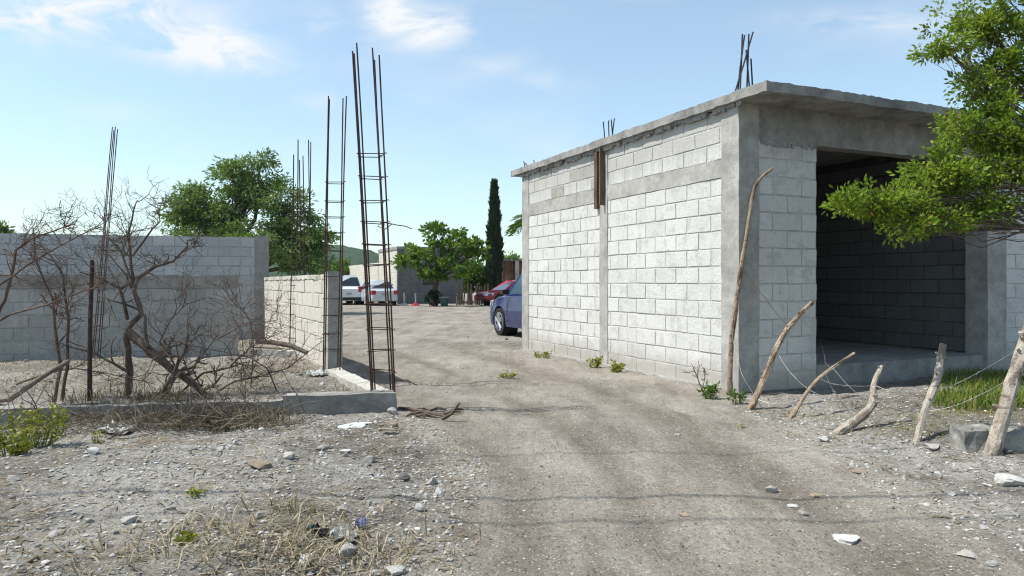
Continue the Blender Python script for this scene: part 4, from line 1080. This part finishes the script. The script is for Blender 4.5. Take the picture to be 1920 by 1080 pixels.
# green grass strip by the doorway
gg = []
for k in range(9000):
    px, py = rg.uniform(1725, 2150), 702 + 68*rg.random()**1.3
    if px < 1740 + 45*abs(nz((px*.02, py*.05), 1)) + max(0, 716-py)*2.5: continue
    g = G(px, py)
    if noise.noise((g.x*1.5, g.y*1.5, 3)) < rg.uniform(-.75, .1): continue
    gg.append((g.x, g.y, g.z-.005))
blades('green_grass', gg, .15, 'grass', 'lush green grass strip before the doorway step', 'grass', 7, lean=.7, width=.008)
gy = patch(1520, 780, 120, 22, 220) + patch(1690, 800, 160, 30, 420) + patch(1830, 770, 120, 16, 500)
blades('yellow_grass', gy, .06, 'grass', 'short yellowish grass tufts between the fence sticks', 'grass', 8, lean=1.2, tlo=.7, thi=1.1, flat=.6)

def weed(px, py, wpx, hpx, label, n, seed, mat='leaf_weed', ls=.05, name='weed_plant', stems=9, group='weeds growing at the edges'):
    rg = random.Random(seed); g = G(px, py); d = g.y; w = wpx/2/F*d; h = hpx/F*d; t = thing(name, g, label, 'weed', group)
    m = MB(); pts, dr = [], []
    for k in range(stems):
        a = rg.uniform(0, 6.28); r = w*rg.random()**.5; b = Vector((g.x+math.cos(a)*r*.5, g.y+math.sin(a)*r*.35, 0)); b.z = ground_z(b.x, b.y)
        e = Vector((g.x+math.cos(a)*r*1.05, g.y+math.sin(a)*r*.6, g.z+h*rg.uniform(.45, 1.05))); L = wig(b, e, 4, .02, rg); m.tube(L, [.004,.0035,.003,.002,.0015], 4, cap=False)
        for i in range(int(n/stems)):
            f = rg.uniform(.15, 1); q = L[min(4, int(f*4.99))].lerp(L[min(4, int(f*4.99)+1)], rg.random()); pts.append(q + Vector((rg.gauss(0,.012), rg.gauss(0,.012), rg.gauss(0,.01))))
            dr.append(Vector((rg.gauss(0,1), rg.gauss(0,1), rg.gauss(.45,.4))))
    m.build('stem', M['grass'], t)
    leaves('foliage', pts, dr, ls, M[mat], np.random.default_rng(seed).uniform(.1, 1, len(pts)), parent=t, asp=.4, seed=seed)
weed(62, 838, 130, 70, 'large yellow green weed clump at the lower left edge', 520, 1, ls=.042, stems=34)
weed(20, 855, 70, 45, 'low yellow green weed in front of the large clump at the left edge', 350, 2, ls=.05, stems=14)
weed(180, 830, 20, 30, 'sparse thin weed stalk beside the large clump at the left edge', 40, 12, ls=.04, stems=4)
weed(487, 628, 36, 34, 'bright weed growing out of the corner rubble by the cream wall', 120, 3, ls=.09, stems=8)
weed(1332, 748, 42, 32, 'dark green leafy weed left of the tallest stick', 200, 4, 'leaf_bush', .05, stems=12)
weed(1382, 757, 26, 24, 'small green weed at the foot of the tallest stick', 120, 5, 'leaf_bush', .045, stems=8)
weed(1115, 690, 26, 18, 'green tuft below the middle column of the building', 130, 6, 'leaf_weed', .06)
weed(1155, 698, 36, 16, 'wider green tuft right of the middle column foot', 170, 7, 'leaf_weed', .06)
weed(1018, 671, 34, 10, 'low green tuft near the far corner of the building', 110, 8, 'leaf_weed', .06)
weed(950, 709, 36, 8, 'flat green tuft growing alone in the dirt road', 90, 9, 'leaf_weed', .05)
weed(1395, 802, 20, 8, 'tiny green sprout on the road edge by the brown stick', 26, 10, 'leaf_weed', .03, stems=1)
weed(1850, 842, 70, 26, 'bright green weed at the foot of the concrete lump', 190, 11, 'grass', .05)
weed(360, 930, 40, 12, 'flat grey green weed on the left gravel', 60, 13, 'leaf_weed', .03)
weed(350, 1018, 46, 14, 'flat green weed low on the left gravel by the straw', 90, 15, 'leaf_weed', .035)
m = MB(); rg = random.Random(4); limb(m, [(1318,735), (1305,700), (1296,680)], 8.55, .006, .002, rg, 4, 1, .15); limb(m, [(1316,735), (1322,708), (1318,690)], 8.55, .005, .002, rg, 3, 1, .12)
tag(m.build('dead_stalk', M['deadtwig'], loc=G(1317,737)), 'thin bare stalk beside the dark green weed at the wall', 'stalk')

# ------------------------------------------------------------------ far yard: house, wall, shed
H0 = Vector((-7.25, 45.2))
def HW(a, b, c): return W(a, b, c, H0)
hs = thing('grey_house', HW(0,0,0), 'small flat-roofed grey house with dark window behind the yard tree', 'house')
m = MB(); HT = 3.45
m.box(0, 1.68, 0, .15, -.2, HT, 0, xf=HW); m.box(2.72, 4.4, 0, .15, -.2, HT, 0, xf=HW); m.box(1.68, 2.72, 0, .15, -.2, 1.2, 0, xf=HW); m.box(1.68, 2.72, 0, .15, 2.5, HT, 0, xf=HW)
m.box(4.25, 4.4, .15, 5, -.2, HT, 0, xf=HW); m.box(.15, 4.25, 4.85, 5, -.2, HT, 0, xf=HW)
m.build('wall', M['stucco'], hs)
m = MB(); m.box(.004, .15, .15, 5, -.2, HT, 1, xf=HW); block_face(m, HW(0,.15,0).to_2d(), U, -V, 4.85, 0, 17, .2, .42, rng2); m.build('side_wall', [M['block_tan'], M['mortar_tan']], hs)
m = MB(); m.rough(-.06, 4.5, -.1, 5.1, HT+.002, HT+.2, .3, .02, 2, xf=HW); m.build('roof', M['slab'], hs)
wn = MB(); wn.box(1.69, 2.71, .06, .09, 1.21, 2.49, 0, xf=HW); wo = wn.build('window', M['glass'], hs)
wn = MB()
for k in range(7): wn.box(1.72+k*.158, 1.74+k*.158, .01, .03, 1.21, 2.49, 0, xf=HW)
for z in (1.24, 1.85, 2.44): wn.box(1.70, 2.70, .031, .045, z, z+.03, 0, xf=HW)
wn.build('grille', M['rebar'], wo)
m = MB(); m.box(-.0, .15, 5.1, 24, -.2, 2.75, 1, xf=HW); block_face(m, HW(-.004,5.1,0).to_2d(), U, -V, 18.9, 0, 13, .21, .42, rng2)
o = m.build('boundary_wall', [M['block_tan'], M['mortar_tan']], loc=HW(0,5.1,0)); tag(o, 'cream block boundary wall running back from the grey house behind the parked cars', 'wall')
sh = thing('tin_shed', (PD(945,570,50).x, 50, 0), 'rusty corrugated tin shed to the right of the cypress', 'shed')
m = MB(); x0 = PD(938,570,50).x; n = 90
for k in range(n):
    xa, xb = x0+k*4.2/n, x0+(k+1)*4.2/n; ya, yb = 50+.05*math.sin(k*1.3), 50+.05*math.sin((k+1)*1.3)
    m.poly([(xa,ya,-.1), (xb,yb,-.1), (xb,yb,2.85), (xa,ya,2.85)]); m.poly([(xb,yb+.01,-.1), (xa,ya+.01,-.1), (xa,ya+.01,2.85), (xb,yb+.01,2.85)])
m.box(x0-.02, x0+.0, 50.06, 53, -.1, 2.85); m.build('wall', M['rust_sheet'], sh)
m = MB(); m.box(x0-.3, x0+4.5, 49.6, 53.4, 2.86, 2.94); m.build('roof', M['stucco'], sh)
m = MB(); m.box(x0+1.05, x0+1.3, 49.5, 49.75, 0, 2.85); m.build('post', M['kerb'], sh)

# small yard props by the house
def pole(px, py, top, d, r, mat, label, name='marker_post', cat='post', foot=None):
    a = PD(px, py, d); b = PD(px, top, d); t = thing(name, (a.x, d, 0), label, cat); m = MB(); m.tube([(a.x,d,0), (a.x+.02,d,(a.z+b.z)/2), (b.x-.01,d,b.z)], r, 7); m.build('shaft', M[mat], t)
    if foot: m = MB(); m.tube([(a.x,d,0), (a.x,d,.06), (a.x,d,.16)], [.26,.24,.07], 10); m.build('foot', M[foot], t)
pole(758, 571, 549, 42.2, .05, 'plastic_white', 'white pipe post with pale foot beside the silver sedan', foot='plastic_white')
pole(779, 572, 550, 42.0, .045, 'plastic_white', 'white pipe post in a red foot before the house wall', foot='lamp_red')
pole(856, 571, 550, 42.4, .04, 'stick', 'thin wooden post right of the yard tree trunk')
a = PD(833, 570, 40.8); t = thing('plastic_tub', (a.x, a.y, 0), 'teal plastic tub standing at the yard tree foot', 'tub'); m = MB()
m.tube([(a.x,a.y,0), (a.x,a.y,.5)], [.2,.27], 14); m.build('body', M['plastic_teal'], t); m = MB(); m.tube([(a.x,a.y,.5), (a.x,a.y,.54)], [.3,.3], 14); m.build('rim', M['stone'], t)
bush('potted_shrub', 815, 556, 41.2, 14, 12, 61, 'dark low shrub round the yard tree trunk', 'shrub', 'leaf_cypress', 16, 30, .18, .22)
m = MB(); rg = random.Random(6)
for k in range(26):
    x = rg.uniform(-3.3, -1.5); m.tube([(x, 43.6+rg.uniform(-.1,.1), -.05), (x+rg.uniform(-.1,.1), 43.6, rg.uniform(.7, 1.35))], .045, 5)
tag(m.build('picket_fence', M['deadwood'], loc=(-2.4,43.6,0)), 'dark picket fence between the grey house and the red car', 'fence')

# ------------------------------------------------------------------ cars
def car(name, center, heading, L, Wd, prof, label, pm, kind, gl='glass'):
    # prof: dict of rooflines in metres from the front (x=+L/2) ; local x forward, y left
    h = Vector(heading).normalized(); lf = Vector((-h.y, h.x)); c = Vector(center); gz = ground_z(c.x, c.y)
    def X(x, y, z): q = c + h*x + lf*y; return Vector((q.x, q.y, z+gz))
    t = thing(name, X(0,0,0), label, 'car', 'parked cars'); hw = Wd/2; wr = prof['wr']; wx = (L/2-prof['fo'], -L/2+prof['ro'])
    top = prof['top']; sill = .24
    def interp(tb, x):
        for (a, b), (a2, b2) in zip(tb[:-1], tb[1:]):
            if a >= x >= a2: f = (a-x)/(a-a2+1e-9); return b+(b2-b)*f
        return tb[-1][1] if x < tb[-1][0] else tb[0][1]
    st = sorted(set([round(L/2-i*L/56, 4) for i in range(57)] + [round(w+s*wr*1.14*k, 4) for w in wx for s in (-1,1) for k in (.25,.5,.75,.93,1.0)]), reverse=True)
    m = MB(); rows = []
    for x in st:
        e = abs(x)/(L/2); nar = 1 - .16*max(0, (e-.80)/.20)**2.2; w = hw*nar
        zb = sill + .16*max(0, (e-.9)/.1)
        for wx_ in wx:
            if abs(x-wx_) < wr*1.14: zb = max(zb, wr + math.sqrt(max(0, (wr*1.14)**2-(x-wx_)**2)))
        zt = interp(top, x); zm = min(zt-.04, max(zb+.02, zt*.62)); zb = min(zb, zm-.01)
        sec = [(0, sill+.02), (w*.86, max(sill+.02, zb-.02) if zb > sill+.05 else zb), (w*.97, zb), (w, zb+(zm-zb)*.45), (w*1.0, zm), (w*.965, zt-.06 if zt-.06 > zm else zm+.005), (w*.88, zt-.012), (w*.5, zt+.012), (0, zt+.02)]
        ring = [len(m.v)+i for i in range(2*len(sec)-2)]
        m.v += [tuple(X(x, y, z)) for y, z in sec] + [tuple(X(x, -y, z)) for y, z in reversed(sec[1:-1])]; rows.append(ring)
    for a, b in zip(rows[:-1], rows[1:]):
        for i in range(len(a)): k = (i+1) % len(a); m.face((a[i], b[i], b[k], a[k]))
    m.face(tuple(rows[0])); m.face(tuple(reversed(rows[-1])))
    # cabin: roof and pillars are part of the body
    cab = prof['cab']; ch_ = prof['roof']; # cab: (x windscreen foot, x roof front, x roof rear, x rear glass foot)
    a, b, d, e = cab; zf, zr = interp(top, a)-.02, interp(top, e)-.02; wb, wt_ = hw*.93, hw*.74
    def cp(x, z, y): return X(x, y, z)
    q = {}
    for s in (1, -1):
        q[s] = [cp(a, zf, s*wb), cp(b, ch_-.03, s*wt_), cp((b+d)/2, ch_+.0, s*wt_), cp(d, ch_-.03, s*wt_), cp(e, zr, s*wb)]
    for s in (1, -1): m.poly(q[s] if s == -1 else list(reversed(q[s])))
    rt = [[cp(b, ch_-.03, wt_), cp(b, ch_+.01, wt_*.5), cp(b, ch_+.01, -wt_*.5), cp(b, ch_-.03, -wt_)], [cp((b+d)/2, ch_, wt_), cp((b+d)/2, ch_+.045, wt_*.5), cp((b+d)/2, ch_+.045, -wt_*.5), cp((b+d)/2, ch_, -wt_)], [cp(d, ch_-.03, wt_), cp(d, ch_+.01, wt_*.5), cp(d, ch_+.01, -wt_*.5), cp(d, ch_-.03, -wt_)]]
    for r0, r1 in zip(rt[:-1], rt[1:]):
        for i in range(3): m.poly([r0[i], r0[i+1], r1[i+1], r1[i]])
    m.poly([cp(a, zf, wb), cp(a, zf, -wb), *reversed(rt[0])]); m.poly([*rt[2], cp(e, zr, -wb), cp(e, zr, wb)])
    m.build('body', M[pm], t, smooth_=False)
    def pane(nm, pts, off, mat):
        n = (pts[1]-pts[0]).cross(pts[-1]-pts[0]).normalized()
        cc = sum(pts, Vector())/len(pts); n = n if n.dot(cc - X(0,0,ch_*.75)) > 0 else -n
        mm = MB(); f = [p+n*off for p in pts]; bk = [p-n*.006 for p in pts]; mm.poly(f); k = len(pts)
        for i in range(k): mm.poly([f[i], f[(i+1) % k], bk[(i+1) % k], bk[i]])
        mm.build(nm, M[mat], t)
    L_ = lambda p, q_, f: p.lerp(q_, f)
    # windscreen / rear window
    def inset(a4, fx, fy0, fy1):
        p0, p1, p2, p3 = a4; lo0, lo1 = L_(p0,p1,fx), L_(p0,p1,1-fx); hi0, hi1 = L_(p3,p2,fx), L_(p3,p2,1-fx)
        return [L_(lo0,hi0,fy0), L_(lo1,hi1,fy0), L_(lo1,hi1,fy1), L_(lo0,hi0,fy1)]
    pane('windscreen', inset([q[1][0], q[-1][0], q[-1][1], q[1][1]], .06, .06, .93), .006, gl)
    pane('rear_window', inset([q[1][4], q[-1][4], q[-1][3], q[1][3]], .07, .18, .9), .006, gl)
    for s in (1, -1):
        lowp = lambda x: L_(q[s][0], q[s][4], (a-x)/(a-e)); 
        def hi(x):
            if x > b: return L_(q[s][0], q[s][1], (a-x)/(a-b))
            if x < d: return L_(q[s][4], q[s][3], (x-e)/(d-e))
            return L_(q[s][1], q[s][3], (b-x)/(b-d))
        def at(x, f): return L_(lowp(x), hi(x), f)
        xm = (b+d)/2-.02
        pane('side_window', [at(a-(a-b)*.38, .12), at(xm+.05, .12), at(xm+.05, .88), at(b-.04, .88)], .006, gl)
        pane('side_window', [at(xm-.05, .12), at(d-(d-e)*.45, .12), at(d+.06, .88), at(xm-.05, .88)], .006, gl)
        mr = MB(); mq = X(a-.42, s*(hw+.10), interp(top, a)+.07); mr.box(-.05, .06, -.09, .09, -.055, .055, xf=lambda u, v, w: mq+Vector((h.x*u+lf.x*v, h.y*u+lf.y*v, w))); mr.build('mirror', M['trim'], t)
        dm = MB(); 
        for xd in (a-.3, xm, d-.18): dm.box(-.006, .006, -.004, .004, .36, interp(top, xd)-.07, xf=lambda u, v, w: X(xd+u, s*(hw*1.001)+v, w))
        dm.build('door_seam', M['trim'], t)
        for xd in (xm+.22, d+.05):
            hm = MB(); hm.box(-.09, .09, -.015, .02, -.014, .014, xf=lambda u, v, w: X(xd+u, s*(hw*.985)+s*v, interp(top, xd)-.19+w)); hm.build('handle', M[pm], t)
        for wx_ in wx:
            wt2 = MB(); wt2.disc(X(wx_, s*(hw-.10), wr), (lf.x, lf.y, 0), wr, .20, 26); wo_ = wt2.build('wheel', M['tyre'], t, smooth_=False)
            rm = MB(); rr = wr*.66; cc = X(wx_, s*(hw+.004), wr); ax = Vector((lf.x, lf.y, 0))*s
            rm.tube([cc-ax*.02+Vector((h.x*math.cos(g)+0, h.y*math.cos(g), math.sin(g)))*rr for g in [2*math.pi*i/24 for i in range(25)]], .022, 6)
            for k in range(5):
                g = 2*math.pi*k/5+.3
                for dg in (-.17, .17):
                    rm.tube([cc, cc+Vector((h.x*math.cos(g+dg), h.y*math.cos(g+dg), math.sin(g+dg)))*rr], [.034,.026], 5)
            rm.disc(cc, ax, .05, .03, 10); rm.build('rim', M['rim'], wo_)
            ar = MB(); ar.disc(X(wx_, s*(hw*.74), wr), (lf.x, lf.y, 0), wr*1.12, .3, 20); ar.build('wheel_well', M['trim'], t)
        zl = interp(top, L/2-.15)
        hl = MB(); hz0, hz1 = zl-.15, zl+.015
        hl.hexa([X(L/2-.45, s*hw*.995, hz0), X(L/2+.012, s*hw*.87, hz0), X(L/2+.012, s*hw*.55, hz0), X(L/2-.45, s*hw*.55, hz0), X(L/2-.5, s*hw*.985, hz1), X(L/2-.03, s*hw*.86, hz1-.03), X(L/2-.03, s*hw*.55, hz1-.05), X(L/2-.5, s*hw*.55, hz1-.03)])
        hl.build('headlight', M['lamp_clear'], t)
        zt = interp(top, -L/2+.1); z0_, z1_ = prof['tail']
        tl_ = MB(); q0 = [(-L/2+.24, .995), (-L/2-.014, .875), (-L/2-.014, .60), (-L/2+.24, .60)]
        tl_.hexa([X(u_, s*hw*v_, z0_) for u_, v_ in q0] + [X(u_, s*hw*v_, z1_) for u_, v_ in q0])
        tl_.build('tail_light', M['lamp_red'], t)
    bmpr = MB(); bmpr.box(-L/2-.035, -L/2+.12, -hw*.80, hw*.80, .30, .46, xf=X); bmpr.build('rear_bumper', M['trim' if kind == 'suv' else pm], t)
    bf = MB(); bf.box(L/2-.1, L/2+.03, -hw*.74, hw*.74, .28, .42, xf=X); bf.box(L/2-.1, L/2+.022, -hw*.5, hw*.5, .50, .64, xf=X); bf.build('grille', M['trim'], t)
    pl = MB(); pl.box(-L/2-.045, -L/2+.0, -.16, .16, .62, .74, xf=X); pl.build('number_plate', M['plastic_white'], t)
    return t
sedan = dict(wr=.32, fo=.88, ro=.95, top=[(2.3,.60),(2.15,.74),(1.2,.88),(.9,.93),(-1.2,.95),(-2.1,.92),(-2.3,.84)], roof=1.47, cab=(1.05,.25,-1.12,-1.74), tail=(.66,.90))
suv = dict(wr=.35, fo=.9, ro=.85, top=[(2.3,.70),(2.12,.88),(1.3,1.02),(1.0,1.06),(-1.6,1.08),(-2.15,1.06),(-2.3,.95)], roof=1.66, cab=(1.1,.38,-1.75,-2.18), tail=(.78,1.12))
cx_ = Vector((-7.37, 41.5)) + U*2.3
car('parked_sedan', cx_, U, 4.5, 1.74, sedan, 'silver sedan parked nearest the grey house, seen from behind', 'paint_silver', 'sedan')
cx_ = Vector((-9.85, 43.2)) + U*2.3
car('parked_suv', cx_, U, 4.6, 1.86, dict(suv, roof=1.78), 'white tall parked car with red tail lights, left of the silver sedan', 'paint_white', 'suv')
hd = Vector((-.87, -.49)).normalized()
car('parked_sedan', Vector((-1.92, 42.26)) - hd*2.25, hd, 4.5, 1.76, sedan, 'red sedan parked nose left in front of the cypress', 'paint_red', 'sedan', 'glass_blue')
car('parked_suv', (1.03, 17.55), U, 4.45, 1.82, suv, 'dark blue car half hidden behind the block building', 'paint_blue', 'suv', 'glass_blue')

# ------------------------------------------------------------------ overhead cables (their shadows cross the road)
EL = math.radians(58); LH = Vector((.997, .075)).normalized()
for k, (yy, zc, r_, lab) in enumerate(((4.55, 5.6, .016, 'thick overhead cable casting the darkest line across the dirt road'), (4.12, 6.2, .012, 'overhead cable casting the wavering line nearest the camera'), (5.75, 6.8, .010, 'thin overhead cable casting the faint far line across the dirt road'))):
    off = zc/math.tan(EL); m = MB()
    m.tube([Vector((x, yy - LH.y*off + .02*x, zc + .0006*x*x)) for x in range(-60, 61, 4)], r_, 6)
    tag(m.build('overhead_cable', M['trim'], loc=(0, yy, zc)), lab, 'cable', 'overhead cables')

# ------------------------------------------------------------------ sky, sun, air
wd = bpy.data.worlds.new('World'); scene.world = wd; wd.use_nodes = True; nt = wd.node_tree; nt.nodes.clear()
def wn_(ty): return nt.nodes.new(ty)
out = wn_('ShaderNodeOutputWorld'); bg = wn_('ShaderNodeBackground'); sky = wn_('ShaderNodeTexSky'); sky.sky_type = 'NISHITA'
sky.sun_disc = False; sky.sun_elevation = EL; sky.altitude = 200; sky.air_density = 1.0; sky.dust_density = 1.0; sky.ozone_density = 1.2
sun_az = math.atan2(-LH.x, -LH.y)            # direction towards the sun, clockwise from +Y
sky.sun_rotation = sun_az
tc = wn_('ShaderNodeTexCoord'); sep = wn_('ShaderNodeSeparateXYZ'); nt.links.new(tc.outputs['Generated'], sep.inputs[0])
def wm(op, a, b=0.0, clamp=False):
    q = wn_('ShaderNodeMath'); q.operation = op; q.use_clamp = clamp
    for i, v in enumerate((a, b)):
        if isinstance(v, (int, float)): q.inputs[i].default_value = v
        else: nt.links.new(v, q.inputs[i])
    return q.outputs[0]
yy = wm('MAXIMUM', sep.outputs['Y'], .08); gx = wm('DIVIDE', sep.outputs['X'], yy); gz_ = wm('DIVIDE', sep.outputs['Z'], yy)
cmb = wn_('ShaderNodeCombineXYZ'); nt.links.new(gx, cmb.inputs[0]); nt.links.new(gz_, cmb.inputs[1])
def wnoise(sc, scale, det, ro, dist):
    mp = wn_('ShaderNodeMapping'); mp.inputs['Scale'].default_value = sc; nt.links.new(cmb.outputs[0], mp.inputs[0])
    q = wn_('ShaderNodeTexNoise'); q.inputs['Scale'].default_value = scale; q.inputs['Detail'].default_value = det; q.inputs['Roughness'].default_value = ro; q.inputs['Distortion'].default_value = dist
    nt.links.new(mp.outputs[0], q.inputs['Vector']); return q.outputs[0]
n1 = wnoise((1, 2.2, 1), 7, 8, .62, .6); n2 = wnoise((1, 3, 1), 2.2, 6, .55, .3)
tot = None
for (px, py, rx, ry, am, ro) in [(360,84,140,36,2.2,.15), (110,28,210,38,2.0,-.05), (735,28,50,40,1.5,.35), (820,55,80,34,1.4,-.2), (600,45,36,22,.7,0), (920,125,60,24,.55,-.3), (1030,150,50,18,.45,0), (588,188,40,16,.5,0), (1610,42,140,22,.65,0), (230,205,90,20,.35,0), (150,330,420,90,.16,0), (700,330,300,120,.12,0), (450,100,60,30,.6,.2)]:
    cx0, cz0 = (px-960)/F, (HZ-py)/F; co, si = math.cos(ro), math.sin(ro)
    dx, dz = wm('SUBTRACT', gx, cx0), wm('SUBTRACT', gz_, cz0)
    u = wm('ADD', wm('MULTIPLY', dx, co/(rx/F)), wm('MULTIPLY', dz, -si/(rx/F))); v = wm('ADD', wm('MULTIPLY', dx, si/(ry/F)), wm('MULTIPLY', dz, co/(ry/F)))
    r2 = wm('ADD', wm('MULTIPLY', u, u), wm('MULTIPLY', v, v)); gss = wm('MULTIPLY', wm('POWER', 2.718, wm('MULTIPLY', r2, -.9)), am)
    tot = gss if tot is None else wm('ADD', tot, gss)
rp = wn_('ShaderNodeMapRange'); rp.inputs['From Min'].default_value = .38; rp.inputs['From Max'].default_value = .66; nt.links.new(n1, rp.inputs[0])
rp2 = wn_('ShaderNodeMapRange'); rp2.inputs['From Min'].default_value = .5; rp2.inputs['From Max'].default_value = .8; rp2.inputs['To Max'].default_value = .42; nt.links.new(n2, rp2.inputs[0])
cl = wm('ADD', wm('MULTIPLY', tot, rp.outputs[0]), wm('MULTIPLY', rp2.outputs[0], wm('GREATER_THAN', sep.outputs['Y'], .1)))
cl = wm('ADD', wm('MULTIPLY', cl, .85), .17, True)
mx = wn_('ShaderNodeMix'); mx.data_type = 'RGBA'; nt.links.new(cl, mx.inputs[0]); tm = wn_('ShaderNodeMix'); tm.data_type = 'RGBA'; tm.blend_type = 'MULTIPLY'; tm.inputs[0].default_value = 1; nt.links.new(sky.outputs[0], tm.inputs[6]); tm.inputs[7].default_value = (.90, 1.02, .965, 1); nt.links.new(tm.outputs[2], mx.inputs[6]); mx.inputs[7].default_value = (4.35, 4.5, 4.65, 1)
nt.links.new(mx.outputs[2], bg.inputs[0]); bg.inputs[1].default_value = .118; nt.links.new(bg.outputs[0], out.inputs[0])

sl = bpy.data.lights.new('sun', 'SUN'); sl.energy = 3.5; sl.angle = math.radians(.53); sl.color = (1, .965, .885)
so = bpy.data.objects.new('sun', sl); COL.objects.link(so)
dirv = Vector((LH.x*math.cos(EL), LH.y*math.cos(EL), -math.sin(EL))); so.rotation_euler = dirv.to_track_quat('-Z', 'Y').to_euler(); so.location = (-20, -5, 40)

k = bpy.data.materials.new('air'); k.use_nodes = True; k.node_tree.nodes.clear()
o_ = k.node_tree.nodes.new('ShaderNodeOutputMaterial'); pv = k.node_tree.nodes.new('ShaderNodeVolumePrincipled'); pv.inputs['Color'].default_value = (.80,.88,.97,1); pv.inputs['Density'].default_value = .00014; pv.inputs['Anisotropy'].default_value = .2
k.node_tree.links.new(pv.outputs[0], o_.inputs['Volume'])
m = MB(); m.box(-1600, 1600, -1600, 1700, -3, 60); hz = m.build('haze', k); hz['kind'] = 'stuff'; hz['label'] = 'thin pale air haze over the far hill'; hz['category'] = 'haze'

cam = bpy.data.cameras.new('camera'); co_ = bpy.data.objects.new('camera', cam); COL.objects.link(co_); scene.camera = co_
co_.location = (0, 0, CAMH); co_.rotation_euler = (math.radians(90), 0, 0); cam.sensor_width = 36; cam.lens = F/1920*36; cam.shift_y = -(540-HZ)/1920; cam.clip_end = 6000; cam.clip_start = .05
scene.view_settings.view_transform = 'Standard'; scene.view_settings.look = 'None'; scene.view_settings.gamma = 1; scene.view_settings.exposure = 0.86
scene.render.engine = 'CYCLES'; scene.cycles.filter_width = 1.15
